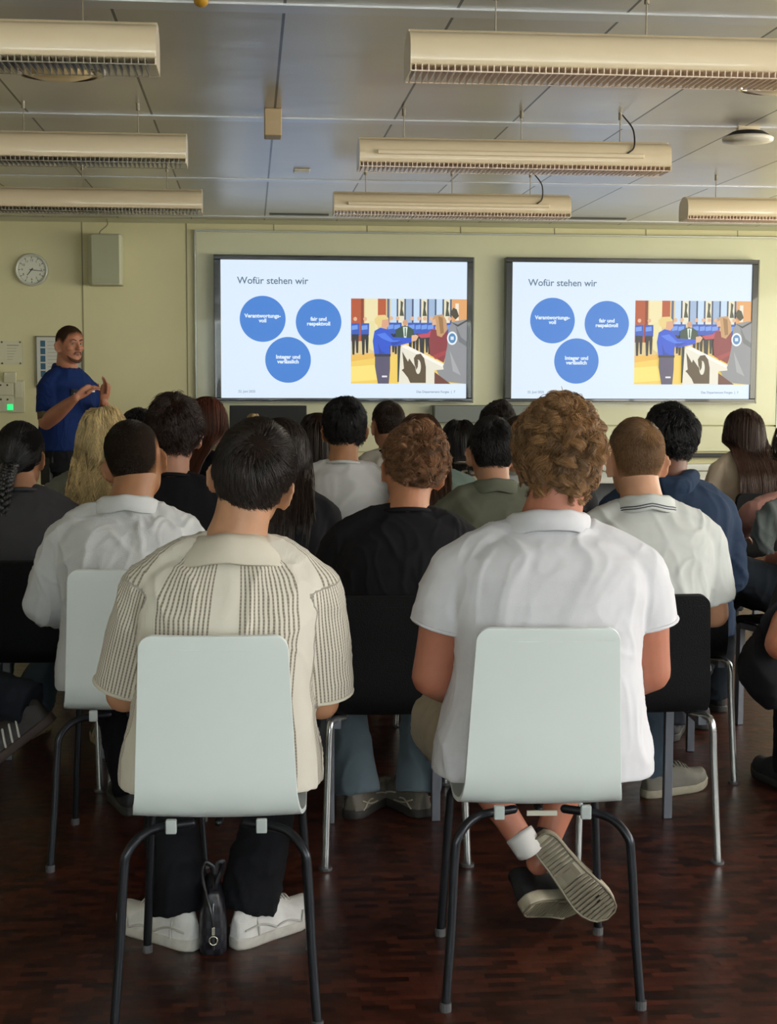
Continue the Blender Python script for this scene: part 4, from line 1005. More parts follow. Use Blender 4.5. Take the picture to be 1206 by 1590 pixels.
    for s_, k in ((-1, 'L'), (1, 'R')):
        r0 = (.069*fr if not st.get('sr0') else st['sr0']); s0 = S[k]; e0 = E[k]
        sm.tube([nbk+Vector((s_*.03, -.006, .0)), nbk.lerp(s0, .6)+Vector((0, -.006, .022)), s0+Vector((0, 0, -.002))], [.052, .062*fr, r0], 16, sub=4)
        if sl == 'short':
            f = st.get('slen', .62); e1 = s0.lerp(e0, f); sm.tube([s0, s0.lerp(e0, f*.5), e1], [r0, r0*1.0*slr, r0*.98*slr], 18, sub=6, caps='flat')
        elif sl == 'long':
            w0 = Wr[k]; sm.tube([s0, s0.lerp(e0, .5), e0], [r0, r0*.92*slr, r0*.82*slr], 18, sub=6); sm.tube([e0, e0.lerp(w0, .5), e0.lerp(w0, .93)], [r0*.82*slr, r0*.72*slr, r0*.52*slr], 16, sub=6)
        else: sm.tube([s0, s0.lerp(e0, .12)], [r0, r0*.95], 16, sub=3)
    def knit(co):
        out = np.zeros((len(co), 3)); yc = np.array([yo(z-dz) for z in co[:, 2]]); xc = np.array([xo(z-dz) for z in co[:, 2]])
        out[:, 0] = np.arctan2(co[:, 0]-xc, -(co[:, 1]-yc)*1.25)*.155; out[:, 1] = co[:, 2]
        for s_, k in ((-1, 'L'), (1, 'R')):
            a, e = np.array(S[k]), np.array(E[k]); d = e-a; l = np.linalg.norm(d); d /= l; q = co-a; t = q @ d; r = np.linalg.norm(q-t[:, None]*d, axis=1)
            m = (t > -.02) & (r < .095) & ((co[:, 0]-xc)*s_ > sh-.004)
            u1 = np.cross(d, [0, 1, 0]); u1 /= np.linalg.norm(u1); u2 = np.cross(d, u1)
            out[m, 0] = np.arctan2(q[m] @ u1, q[m] @ u2)*.075+5; out[m, 1] = t[m]; out[m, 2] = 1
        return out
    ff = folds(st.get('fold', .006), seed*3.1, st.get('fsc', (8, 8, 5)))
    def press(co):
        if dz: return co
        lim = np.interp(co[:, 2], [.40, .50, .59, .69, .885, .93, 1.1], [-.158, -.168, -.182, -.194, -.222, -.235, -.6])
        w_ = np.clip(1-(np.abs(co[:, 0])-.17)/.07, 0, 1); lim = lim*w_+(lim-.06)*(1-w_)
        d = lim-co[:, 1]; co = co.copy(); co[:, 1] = np.where(d > -.01, lim+.01*np.exp(-np.maximum(d+.01, 0)/.01)-.0, co[:, 1])
        seat = (co[:, 1] < .22) & (co[:, 1] > -.2) & (co[:, 2] > .38) & (np.abs(co[:, 0]) < .26); co[:, 2] = np.where(seat, np.maximum(co[:, 2], .466+.1*np.clip(-.13-co[:, 1], 0, .1)), co[:, 2]); return co
    f = lambda co, no: press(ff(co, no))
    so = solid(sm, st.get('name', 'shirt'), ms, root, voxel if voxel < .007 else .010, smooth=st.get('smooth', 7), disp=f, attr=('knit', knit) if st.get('knit') else None)
    # neckline
    nc = Vector((xo(1.085), yo(1.085)-.003, zf(1.083)+st.get('cz', 0))); nr_ = neck*1.10+.004
    ct = st.get('collar', 'crew'); mcol = st.get('cmat', ms)
    if ct == 'crew':
        pts = [(nc.x+(nr_+.006)*math.sin(a), nc.y-(nr_+.004)*math.cos(a), nc.z+.004-.020*(1-math.cos(a))) for a in np.linspace(0, 2*PI, 29)]
        MB().tube(pts, .0075, 8, flat=(1, 1.3)).build('neckband', mcol, so, smooth=True)
    elif ct in ('polo', 'wide'):
        prof = st.get('cprof') or [(.000, -.018), (.002, .026), (.010, .031), (.020, .024), (.034, -.012), (.030, -.016), (.014, .014), (.008, -.018)]
        rs = []; A_ = st.get('carc', 2.5)
        for a in np.linspace(-A_, A_, 41):
            k = 1+.18*(abs(a)/A_)**3; dr = -.022*(1-math.cos(a)) + st.get('ctilt', 0)*math.sin(a)
            wz = .0015*math.sin(a*7+seed)
            rs.append([(nc.x+(nr_+dx*k*(1+.25*abs(math.sin(a))*(ct == 'wide')))*math.sin(a), nc.y-(nr_*.97+dx*k)*math.cos(a), nc.z+z_+dr+wz-(.010*abs(math.sin(a)) if dx > .02 else 0)) for dx, z_ in prof])
        MB().rings(rs).build('collar', mcol, so, smooth=True)
        if st.get('cstripe'):
            cs = MB()
            for dd in st['cstripe']:
                i1, i2 = prof[3], prof[4]; dx, z_ = i1[0]+(i2[0]-i1[0])*dd+.0012, i1[1]+(i2[1]-i1[1])*dd+.0012
                cs.tube([(nc.x+(nr_+dx)*math.sin(a), nc.y-(nr_*.97+dx)*math.cos(a), nc.z+z_-.022*(1-math.cos(a))+.0015*math.sin(a*7+seed)-.010*abs(math.sin(a))) for a in np.linspace(-2.4, 2.4, 41)], .0016, 6)
            cs.build('collar_stripes', mat('navy_trim', '#262a3a', .7), so, smooth=True)
    if st.get('hood'):
        hb = MB(); 
        hb.tube([(nc.x-.085, nc.y+.05, nc.z+.0), (nc.x-.085, nc.y-.03, nc.z+.004), (nc.x-.045, nc.y-.085, nc.z-.015), (nc.x, nc.y-.10, nc.z-.03), (nc.x+.045, nc.y-.085, nc.z-.015), (nc.x+.085, nc.y-.03, nc.z+.004), (nc.x+.085, nc.y+.05, nc.z)], [.02, .032, .038, .045, .038, .032, .02], 14, sub=5)
        hb.ell((nc.x, nc.y-.098, nc.z-.075), (.095, .032, .07), nu=20, nv=12)
        solid(hb, 'hood', ms, so, .008, smooth=6, disp=folds(.005, seed+3, (12, 12, 12)))
    if st.get('hembands'):
        for s_, k in ((-1, 'L'), (1, 'R')):
            f_ = st.get('slen', .62); c = S[k].lerp(E[k], f_-.02); d = (E[k]-S[k]).normalized(); u1 = d.cross(Vector((0, 1, 0))).normalized(); u2 = d.cross(u1); rr = .069*fr*.985*slr if not st.get('sr0') else st['sr0']*.985*slr
            MB().tube([c+(u1*math.cos(a)+u2*math.sin(a))*(rr-.001) for a in np.linspace(0, 2*PI, 25)], .0045, 6).build('sleeve_hem', mcol, so, smooth=True)
    # trousers
    pt = pants or dict(mat=cloth('jeans_dark', '#20242c')); pm = MB()
    pm.ell((0, .0, .55+dz), (.172*b+(.025 if dz else .006), .135*b+(.02 if dz else 0), .115+(.03 if dz else 0)), nu=28, nv=18)
    if dz: pm.rings([[(.212*math.cos(a), .152*math.sin(a), z) for a in np.linspace(0, 2*PI, 33)[:-1]] for z in (.80, .92, .975)])
    for s_, k in ((-1, 'L'), (1, 'R')):
        hip, kn, an = L_[k]; tr = pt.get('thigh', .092)
        if pt.get('short'):
            kk = hip.lerp(kn, .93); pm.tube([hip, hip.lerp(kn, .5), kk], [tr*1.05, tr*1.05, tr*.98], 18, sub=6, caps='flat')
        else:
            cuff = pt.get('cuff', .058); pm.tube([hip, hip.lerp(kn, .5), kn], [tr, tr*.9, .069], 18, sub=6); pm.tube([kn, kn.lerp(an, .4), kn.lerp(an, 1.06)], [.068, .064, cuff*1.08], 16, sub=6, caps='flat')
    solid(pm, pt.get('name', 'trousers'), pt['mat'], root, max(.009, voxel), smooth=5, disp=lambda co, no: press(folds(.006, seed*1.7+2, (9, 9, 9))(co, no)))
    # shoes
    if shoes:
        sd = SHOES[shoes]
        for s_, k in ((-1, 'L'), (1, 'R')):
            if feet and k in feet:
                f = feet[k]; hl = loc(('w',)+tuple(f['heel'])); d = Vector(loc(('w',)+tuple(f['d'])))-Vector(loc(('w', 0, 0, 0))); up = Vector(loc(('w',)+tuple(f['up'])))-Vector(loc(('w', 0, 0, 0)))
                M = frame_from(hl, d, up)
            else:
                an = L_[k][2]; a = s_*math.radians(14); M = frame_from((an.x-s_*.01, an.y-.055, 0), (math.sin(a), math.cos(a), 0), (0, 0, 1))
            shoe(root, M, sd, s_, f.get('L', .29) if feet and k in feet else (.25 if female else .29))
    if hair:
        tors = [((xo(.9), yo(.92)-.0, zf(.93)), (.19*b+.0, .128*(1+(b-1)*.7), .16)), ((xo(1.0), yo(1.0), zf(1.0)), (.17, .10, .085))]
        make_hair(hair, Mh, root, seed, tors, skinc=skinc)
    info = dict(root=root, S=S, E=E, W=Wr, Mh=Mh, nc=nc, zf=zf, xo=xo, yo=yo, shirt=so, loc=loc, HM=HM, L=L_)
    return info

# ------------------------------------------------------------------ crochet knit of the nearest left shirt
def knit_material():
    m = mat('crochet_knit', '#cfc6b6', .85, sheen=.15); nt = m.node_tree; N = nt.nodes; L = nt.links; b = N['Principled BSDF']
    at = N.new('ShaderNodeAttribute'); at.attribute_name = 'knit'; s = N.new('ShaderNodeSeparateXYZ'); L.new(at.outputs['Vector'], s.inputs[0])
    def M(op, a, b_=None, c=None):
        n = N.new('ShaderNodeMath'); n.operation = op
        for i, v in enumerate((a, b_, c)):
            if v is None: continue
            if isinstance(v, (int, float)): n.inputs[i].default_value = v
            else: L.new(v, n.inputs[i])
        return n.outputs[0]
    u, v, arm = s.outputs
    g = M('ABSOLUTE', M('SUBTRACT', M('FRACT', M('ADD', M('DIVIDE', u, .163), 100.5)), .5))     # 0 in the middle of a plain band
    rib = M('MAXIMUM', M('GREATER_THAN', g, .16), M('MULTIPLY', arm, 1.0))
    line = M('SINE', M('MULTIPLY', u, 2*PI/.0088)); lad = M('SINE', M('MULTIPLY', v, 2*PI/.0075))
    gap = M('MULTIPLY', M('GREATER_THAN', line, .25), M('ADD', .86, M('MULTIPLY', lad, .14)))
    k = M('MULTIPLY', gap, rib); k = M('MULTIPLY', k, .95)
    fine = M('MULTIPLY', M('SINE', M('MULTIPLY', u, 2*PI/.0036)), M('SINE', M('MULTIPLY', v, 2*PI/.004)))
    mx = N.new('ShaderNodeMix'); mx.data_type = 'RGBA'; L.new(k, mx.inputs[0]); mx.inputs[6].default_value = (*hexc('#d8d1c3'), 1); mx.inputs[7].default_value = (*hexc('#786d5b'), 1)
    L.new(mx.outputs[2], b.inputs['Base Color'])
    hgt = M('ADD', M('MULTIPLY', k, -1.0), M('MULTIPLY', fine, .10))
    bp = N.new('ShaderNodeBump'); bp.inputs['Strength'].default_value = .7; bp.inputs['Distance'].default_value = .003; L.new(hgt, bp.inputs['Height']); L.new(bp.outputs[0], b.inputs['Normal'])
    return m
def striped(name, c1, c2, per, duty=.3, axis=2):
    m = mat(name, c1, .85); nt = m.node_tree; N = nt.nodes; L = nt.links; b = N['Principled BSDF']
    t = N.new('ShaderNodeTexCoord'); s = N.new('ShaderNodeSeparateXYZ'); L.new(t.outputs['Object'], s.inputs[0])
    d = N.new('ShaderNodeMath'); d.operation = 'DIVIDE'; d.inputs[1].default_value = per; L.new(s.outputs[axis], d.inputs[0])
    f = N.new('ShaderNodeMath'); f.operation = 'FRACT'; L.new(d.outputs[0], f.inputs[0]); l = N.new('ShaderNodeMath'); l.operation = 'LESS_THAN'; l.inputs[1].default_value = duty; L.new(f.outputs[0], l.inputs[0])
    mx = N.new('ShaderNodeMix'); mx.data_type = 'RGBA'; L.new(l.outputs[0], mx.inputs[0]); mx.inputs[6].default_value = (*hexc(c1), 1); mx.inputs[7].default_value = (*hexc(c2), 1); L.new(mx.outputs[2], b.inputs['Base Color'])
    return m

# ------------------------------------------------------------------ chairs in their rows
G1 = 'white shell chairs in the two nearest rows'; G2 = 'black padded chairs of the seated audience'
wc = white_chair((-.07, 3.415, 0), -.05, 'white shell chair under the person in the cream ribbed shirt', G1)
c = copy_tree(wc, (.675, 3.46, 0), -.06, 'white shell chair under the curly person in the white polo shirt', G1)
MB().box(-.035, .035, -.178, -.172, .436, .447).build('label_strip', mat('paper_label', '#b9b6a8', .5), c)
copy_tree(wc, (-.362, 4.51, 0), 0, 'white shell chair in the second row under the person in the white linen shirt', G1)
bc = black_chair((.422, 4.46, 0), 0, 'black chair between the two nearest white chairs, under the curly person in black', G2)
for (x, y, r, lb) in (
    (1.175, 4.43, -.03, 'black chair with chrome rear leg under the person in the grey polo with striped collar'),
    (-.735, 5.34, 0, 'black chair at the left edge under the person with the long black braid'),
    (1.505, 5.27, -.03, 'black chair at the right under the person in the blue hooded sweater'),
    (-.28, 5.33, 0, 'black chair in the third row under the wavy-haired person in a black tee'),
    (.10, 5.33, 0, 'black chair in the third row under the person in black with light hair ends'),
    (.89, 5.33, 0, 'black chair in the third row under the person in the olive collared shirt'),
    (1.16, 6.2, 0, 'black chair under the person mostly hidden behind the curly white polo wearer'),
    (-.63, 6.22, 0, 'black chair under the person with long blonde waves'),
    (.41, 6.22, 0, 'black chair in the fourth row under the person in the plain white tee'),
    (.73, 7.60, 0, 'black chair in a far row under the short-haired person in a pale tee'),
    (2.76, 8.02, .12, 'black chair far right under the person with very long brown hair'),
    (1.97, 4.50, -.05, 'black chair cut by the right edge under the person in a black top'),
    (-1.12, 4.42, 0, 'black chair outside the left edge under the person with raised striped shoe'),
    (.80, 6.2, 0, 'black chair in the fourth row under the person in the teal cardigan'),
    (1.43, 7.13, 0, 'black chair under the person in black seen between the two polo wearers'),
    (-.245, 7.10, -.61, 'black chair under the person with long auburn hair'),
    (.335, 7.11, 0, 'black chair under the person with straight long brown hair'),
    (1.07, 7.53, 0, 'black chair under the person in the striped top'),
    (-.60, 8.01, 0, 'black chair under the farthest black-haired person on the left'),
    (.015, 8.01, 0, 'black chair under the person with tied-up blonde hair'),
    (1.36, 8.01, 0, 'black chair under the farthest person with tousled dark hair'),
    (2.25, 5.75, .35, 'black chair at the right edge under the person in the pink top'),
    ): copy_tree(bc, (x, y, 0), r, lb, G2)

# ------------------------------------------------------------------ the audience
W = lambda *p: ('w',)+p
# nearest row, left: cream ribbed knit shirt
kn_ = knit_material(); m_cream = cloth('cream_collar', '#cfc7b6')
person(-.070, 3.405, -3, 'seated person in a cream ribbed knit shirt with dark hair, nearest on the left', top=1.325, b=1.10, sh=.188, lean=.03, headx=.073, heady=.035, hyaw=-8, hroll=13, skinc='#b48464', hs=1.0,
       shirt=dict(mat=kn_, knit=True, slen=.93, sr=1.12, collar='wide', cmat=m_cream, grow=.012, flare=.03, fold=.005, cz=-.012, ctilt=0, hembands=True,
                  cprof=[(.000, -.02), (.002, .020), (.010, .027), (.024, .018), (.070, -.030), (.066, -.035), (.016, .008), (.010, -.018)], carc=2.2),
       pants=dict(mat=cloth('black_denim', '#0c0d12'), cuff=.075, thigh=.095), shoes='white', voxel=.0055, seed=3,
       arms=dict(L=dict(e=(-.232, .05, .695), w=(-.12, .30, .66)), R=dict(e=(.232, .05, .675), w=(.12, .30, .64))),
       legs=dict(L=dict(k=W(-.24, 3.80, .53), a=W(-.185, 3.72, .10)), R=dict(k=W(.10, 3.80, .53), a=W(-.01, 3.72, .10))),
       feet=dict(L=dict(heel=(-.140, 3.64, 0), d=(-.62, .60, 0), up=(0, 0, 1), L=.285), R=dict(heel=(-.050, 3.64, 0), d=(.62, .62, 0), up=(0, 0, 1), L=.285)),
       hair=dict(col='#251b15', n=9000, len=.085, thick=.017, swirl=.8, whorl=(.006, -.072, .088), clump=.35, clumps=500, mess=.22, lift=.35, grav=.06, maxoff=.006, r=.0009, line=[-.072, -.070, -.04, .024, .03, .0, .06, .078], fade=.03, lumpy=.35))
# nearest row, right: white polo, curls
m_wpolo = cloth('white_polo', '#cdccd0')
person(.695, 3.45, -3, 'large seated person in a white polo shirt with curly light brown hair', top=1.372, b=1.22, sh=.212, lean=.01, headx=.036, heady=.03, skinc='#a86a52', hs=1.0, neck=.068, armr=1.22, bare_legs=True,
       shirt=dict(mat=m_wpolo, slen=.52, sr=1.10, sr0=.078, collar='polo', grow=.010, flare=.045, fold=.0055, fsc=(7, 7, 3.6), hembands=True),
       pants=dict(mat=cloth('beige_shorts', '#9c8f78'), short=True, thigh=.108, name='shorts'), shoes='black', voxel=.0055, seed=5,
       arms=dict(L=dict(e=(-.262, .02, .725), w=(-.10, .28, .62)), R=dict(e=(.262, .02, .735), w=(.10, .28, .62))),
       legs=dict(L=dict(k=W(.50, 3.80, .545), a=W(.695, 3.665, .245)), R=dict(k=W(.90, 3.80, .54), a=W(.748, 3.735, .17))),
       feet=dict(L=dict(heel=(.728, 3.645, .270), d=(.19, -.015, -.225), up=(.08, 1, .0), L=.29), R=dict(heel=(.700, 3.635, .085), d=(.20, .17, -.07), up=(.10, .95, .40), L=.28)),
       hair=dict(col='#86633f', n=11000, len=.080, K=14, thick=.026, curl=.011, side=(.6,.8,1,1), turns=1.3, clump=.84, clumps=380, mess=.35, lift=.9, grav=.10, r=.0009, line=[-.085, -.083, -.065, -.02, .0, -.03, .05, .075], lumpy=.7, lump=26, hug=.35, under=.62, var=.6, whorl=(.01, -.06, .10)))
for nm, c_, r_ in (('sock', (.704, 3.662, .265), .040),):
    pass
# second row
m_linen = cloth('white_linen', '#cccdcd', bump=.4, bscale=500)
person(-.37, 4.50, 0, 'seated person in a white linen shirt with dark cropped hair, second row left', top=1.300, b=1.05, sh=.18, headx=.018, heady=.07, hyaw=-6, hroll=-12, skinc='#9a6a48', voxel=.0065, seed=8,
       shirt=dict(mat=m_linen, sleeve='long', sr=1.15, collar='polo', grow=.014, fold=.009, fsc=(10, 10, 7), flare=.02),
       pants=dict(mat=cloth('black_denim', '#0c0d12')), arms=dict(L=dict(e=(-.262, .04, .745), w=(-.12, .28, .66)), R=dict(e=(.24, .05, .74), w=(.1, .3, .66))),
       legs=dict(L=dict(k=(-.12, .42, .53), a=(-.03, .35, .09)), R=dict(k=(.12, .42, .53), a=(.11, .35, .09))),
       hair=dict(col='#241a13', n=9000, len=.012, thick=.0055, lift=.8, fade=.075, r=.0007, K=4, swirl=.4, grav=0, line=[-.080, -.075, -.05, .018, .022, -.02, .055, .072], lumpy=.2, toplen=.9, under=.8))
m_black = cloth('black_cotton', '#111014'); m_black2 = cloth('faded_black_cotton', '#17161b')
person(.425, 4.455, 0, 'seated person in a black tee with curly brown hair between the nearest two', top=1.275, b=1.06, sh=.185, lean=.045, headx=.072, heady=.07, hyaw=4, hroll=9, skinc='#aa7353', voxel=.0065, seed=11, neck=.063,
       shirt=dict(mat=m_black, slen=.6, collar='crew', grow=.010, fold=.006), pants=dict(mat=cloth('light_jeans', '#5c6a72', bump=.4), cuff=.072),
       shoes='runner', legs=dict(L=dict(k=W(.29, 4.86, .53), a=W(.340, 4.75, .10)), R=dict(k=W(.57, 4.86, .53), a=W(.545, 4.75, .10))),
       feet=dict(L=dict(heel=(.315, 4.70, .0), d=(.42, .75, 0), up=(0, 0, 1), L=.30), R=dict(heel=(.565, 4.70, .0), d=(-.38, .80, 0), up=(0, 0, 1), L=.30)),
       hair=dict(col='#7d583b', n=8500, len=.055, K=12, thick=.026, side=(.5,.8,1,1), curl=.0085, turns=1.4, clump=.78, clumps=420, mess=.4, lift=.9, grav=.08, r=.001, line=[-.045, -.042, -.02, .03, .035, .02, .06, .078], fade=.045, lumpy=.6, lump=26, hug=.35, var=.6, under=.45))
m_gpolo = cloth('pale_grey_polo', '#c3c5c1')
person(1.20, 4.42, 0, 'seated person in a pale grey polo with dark-lined collar and short light brown hair', top=1.303, b=1.06, sh=.188, headx=-.012, heady=.07, skinc='#b98a6c', voxel=.0065, seed=14, neck=.063,
       shirt=dict(mat=m_gpolo, slen=.78, sr=1.08, collar='polo', cstripe=(.62, .82), grow=.010, fold=.006), pants=dict(mat=cloth('blue_jeans', '#3f4c58', bump=.4), cuff=.07), shoes='grey',
       legs=dict(L=dict(k=W(1.08, 4.86, .53), a=W(1.17, 4.92, .10)), R=dict(k=W(1.36, 4.86, .53), a=W(1.37, 4.93, .10))),
       feet=dict(L=dict(heel=(1.17, 4.86, 0), d=(.1, 1, 0), up=(0, 0, 1), L=.29), R=dict(heel=(1.335, 4.87, 0), d=(.88, .45, 0), up=(0, 0, 1), L=.29)),
       hair=dict(col='#745639', n=9000, len=.026, thick=.009, lift=.45, fade=.075, r=.0008, K=5, swirl=.7, grav=.03, whorl=(.022, -.066, .092), line=[-.074, -.072, -.045, .022, .026, -.005, .058, .076], toplen=.8, lumpy=.2, under=.7))
# third row
br_ = person(-.80, 5.335, 0, 'seated person in a dark grey top with one long black braid', top=1.268, b=1.05, sh=.168, headx=-.02, hyaw=-12, female=True, skinc='#93674a', seed=17,
       shirt=dict(mat=cloth('charcoal_knit', '#3b3a3c'), slen=.6, collar='crew', grow=.010), pants=dict(mat=cloth('blue_jeans', '#3f4c58', bump=.4), cuff=.085), shoes='lowstripe',
       legs=dict(L=dict(k=(-.12, .42, .53), a=(-.26, .55, .10)), R=dict(k=(.12, .42, .53), a=(-.09, .56, .1))),
       hair=dict(col='#0d0b0b', n=3600, len=.20, K=10, thick=.012, gather=(0, -.118, -.045), lift=.2, grav=0, r=.0012, line=[-.07, -.068, -.05, .02, .03, .0, .05, .076], mess=.05, lumpy=.2, under=.8))
def braid(info, col):
    mb = MB(); P0 = info['Mh'] @ Vector((0, -.108, -.03)); pts_c = [P0, P0+Vector((-.012, -.03, -.06)), P0+Vector((-.02, -.055, -.18)), P0+Vector((-.022, -.06, -.34)), P0+Vector((-.02, -.055, -.50))]
    C_, _ = path([tuple(p) for p in pts_c], 1, 22); n = len(C_); T = 7.5*2*PI
    for ph in (0, 2*PI/3, 4*PI/3):
        pts = []; rr = []
        for i in range(n):
            t = i/(n-1); a = t*T+ph; w_ = .019*(1-.45*t); pts.append((C_[i][0]+w_*math.sin(a), C_[i][1]+.010*math.sin(2*a), C_[i][2])); rr.append(.0165*(1-.45*t))
        mb.tube(pts, rr, 10, flat=(1, .9))
    e = C_[-1]; mb.tube([tuple(e), tuple(e+np.array([0, 0, -.03])), tuple(e+np.array([0, 0, -.09]))], [.010, .013, .003], 10, sub=4)
    mb.build('braid', mat('braid_hair', col, .4, bump=.8, bscale=160, stretch=(1, 1, .15)), info['root'], smooth=True)
    MB().cyl((e[0], e[1], e[2]-.012), .0125, .014, n=14).build('hair_tie', m_black, info['root'], smooth=True)
braid(br_, '#0d0b0b')
person(-.285, 5.325, 0, 'seated person in a black tee with thick wavy dark brown hair, third row', top=1.345, b=1.0, sh=.175, headx=.012, hyaw=4, skinc='#b07f66', seed=19, neck=.060, armr=1,
       shirt=dict(mat=m_black, slen=.6, grow=.010), pants=dict(mat=cloth('blue_jeans', '#3f4c58', bump=.4)), shoes='lowstripe',
       legs=dict(L=dict(k=(-.14, .42, .53), a=(-.26, .36, .12)), R=dict(k=(.12, .42, .53), a=(-.14, .42, .10))),
       hair=dict(col='#2d1b13', n=5000, len=.085, K=10, thick=.030, curl=.004, turns=1, clump=.5, clumps=260, mess=.4, lift=.7, grav=.05, r=.0011, line=[-.055, -.055, -.035, .018, .02, -.01, .055, .078], lumpy=.6, under=.6, maxoff=.01))
person(.095, 5.325, 0, 'seated person in black with dark hair fading to light brown ends', top=1.285, b=1.05, sh=.17, headx=.015, hyaw=-25, hroll=4, female=True, skinc='#a77a5e', seed=23,
       shirt=dict(mat=m_black2, slen=.7, grow=.012), hair=dict(col='#241a14', n=3200, len=.34, K=14, thick=.018, part=0.0, lift=.2, grav=.35, r=.0013, long=True, keep=.8, mess=.12, clump=.4, clumps=160, tips=1.6, curl=.004, turns=2, line=[-.07, -.068, -.05, .02, .03, .0, .05, .076]))
person(.885, 5.325, 0, 'seated person in an olive collared shirt with short black hair', top=1.280, b=1.0, sh=.178, headx=0, skinc='#a87a5e', seed=27, neck=.060,
       shirt=dict(mat=cloth('olive_cotton', '#5f6152'), slen=.7, collar='polo', grow=.012), pants=dict(mat=cloth('jeans_dark', '#20242c')),
       hair=dict(col='#15110f', n=5000, len=.035, thick=.013, lift=.5, fade=.03, r=.001, K=6, swirl=.5, line=[-.068, -.066, -.04, .022, .026, 0, .058, .076], mess=.25, lumpy=.4))
person(1.515, 5.265, -4, 'seated person in a blue hooded sweater with thick black hair', top=1.325, b=1.12, sh=.19, headx=.02, fwd=.02, hyaw=10, skinc='#6b4431', seed=29, neck=.062,
       shirt=dict(mat=cloth('navy_fleece', '#27374f', bump=.4), sleeve='long', sr=1.2, collar='crew', hood=True, grow=.022, fold=.009, flare=.03), pants=dict(mat=cloth('jeans_dark', '#20242c')),
       hair=dict(col='#0c0a0b', n=5000, len=.07, K=9, thick=.024, curl=.003, turns=1, clump=.5, clumps=240, mess=.4, lift=.6, grav=.06, r=.0011, line=[-.06, -.06, -.04, .02, .022, -.01, .055, .078], lumpy=.5, under=.6))
person(1.15, 6.195, 0, 'seated person in a pale grey tee mostly hidden behind the curly white polo wearer', top=1.26, seed=31, skinc='#b5856a', shirt=dict(mat=cloth('light_grey_tee', '#a5a8a4'), slen=.6), hair=dict(col='#3a281c', n=1500, len=.04, thick=.014, r=.0015, fade=.03))
# fourth row and farther
person(-.63, 6.215, -6, 'seated person with long wavy blonde hair and a grey sweater', top=1.300, b=1.1, sh=.178, female=True, headx=.02, hyaw=-30, hroll=-8, skinc='#c09274', seed=33,
       shirt=dict(mat=cloth('grey_sweater', '#77786f', bump=.5), sleeve='long', sr=1.2, grow=.018, fold=.009),
       hair=dict(col='#d0b988', n=4200, len=.44, K=22, thick=.020, part=0.0, lift=.25, grav=.4, r=.0014, long=True, keep=.8, mess=.15, clump=.6, clumps=170, curl=.011, turns=3.6, var=.4, line=[-.07, -.068, -.05, .02, .03, .0, .05, .076]))
person(.385, 6.215, 0, 'seated person in a plain white tee with thick black hair, fourth row', top=1.330, b=1.1, sh=.195, headx=.012, hyaw=3, skinc='#a87652', seed=37, neck=.062,
       shirt=dict(mat=cloth('white_tee', '#c9c9c7'), slen=.65, grow=.012, fold=.007), hair=dict(col='#0f0d0e', n=5000, len=.06, K=8, thick=.022, curl=.002, clump=.5, clumps=260, mess=.35, lift=.6, grav=.05, r=.0011, line=[-.062, -.06, -.04, .02, .024, -.01, .055, .078], lumpy=.45, under=.6))
person(.80, 6.17, 0, 'seated person in a teal cardigan with brown hair behind the curly-haired one', top=1.278, female=True, seed=39, headx=-.085, lean=-.03, skinc='#b5856a',
       shirt=dict(mat=cloth('teal_cardigan', '#73857c', bump=.5), sleeve='long', sr=1.15, grow=.012), hair=dict(col='#4a3020', n=2600, len=.30, K=12, thick=.016, part=0.0, lift=.2, grav=.35, r=.0014, long=True, keep=.8, mess=.1, clump=.3, line=[-.07, -.068, -.05, .02, .03, .0, .05, .076]))
person(1.43, 7.1, 0, 'seated person in a black top seen between the white and grey polo wearers', top=1.22, seed=41, skinc='#a77a5e', shirt=dict(mat=m_black2, slen=.7), hair=dict(col='#1a1412', n=1500, len=.04, thick=.014, r=.0015))
person(-.245, 7.08, -35, 'seated person with long auburn hair behind the thick wavy-haired one', top=1.335, female=True, seed=43, headx=.0, hyaw=-20, skinc='#b5806a',
       shirt=dict(mat=m_black2, slen=.7), hair=dict(col='#4c2415', n=3000, len=.42, K=14, thick=.013, part=0.0, lift=.15, grav=.4, r=.0013, long=True, keep=.8, mess=.08, clump=.3, line=[-.07, -.068, -.05, .02, .04, .03, .05, .076]))
person(.335, 7.08, 0, 'seated person with straight long brown hair left of the plain white tee wearer', top=1.255, female=True, seed=45, headx=-.01, skinc='#b5806a',
       shirt=dict(mat=cloth('beige_top', '#a9a08e'), slen=.7), hair=dict(col='#2b1a12', n=3200, len=.42, K=14, thick=.020, part=0.0, lift=.2, grav=.4, r=.0014, long=True, keep=.8, mess=.08, clump=.3, line=[-.07, -.068, -.05, .02, .03, .0, .05, .076]))
person(.73, 7.57, 0, 'seated person in a pale tee with dark neckband and short brown hair', top=1.300, seed=47, headx=-.02, hyaw=14, skinc='#9a6b50',
       shirt=dict(mat=cloth('pale_tee', '#b3b0a4'), slen=.65, cmat=m_black), hair=dict(col='#2c2019', n=3000, len=.018, thick=.008, r=.0011, fade=.05, toplen=1.2, K=5, lift=.5))
person(1.07, 7.50, 0, 'seated person in a white and brown striped top with a dark bob', top=1.205, female=True, seed=49, headx=0, skinc='#96674b',
       shirt=dict(mat=striped('striped_cotton', '#b5aea0', '#5f5348', .030, .33), slen=.7), hair=dict(col='#17110f', n=3200, len=.13, K=9, thick=.020, part=0.0, lift=.3, grav=.25, r=.0014, long=True, keep=.8, mess=.15, clump=.3, line=[-.075, -.07, -.05, .02, .03, .0, .05, .076]))
person(-.60, 7.98, 0, 'seated person far back, only black hair showing behind the cropped head', top=1.24, seed=51, skinc='#a77a5e', shirt=dict(mat=m_black2), hair=dict(col='#141011', n=2000, len=.05, thick=.018, r=.0015))
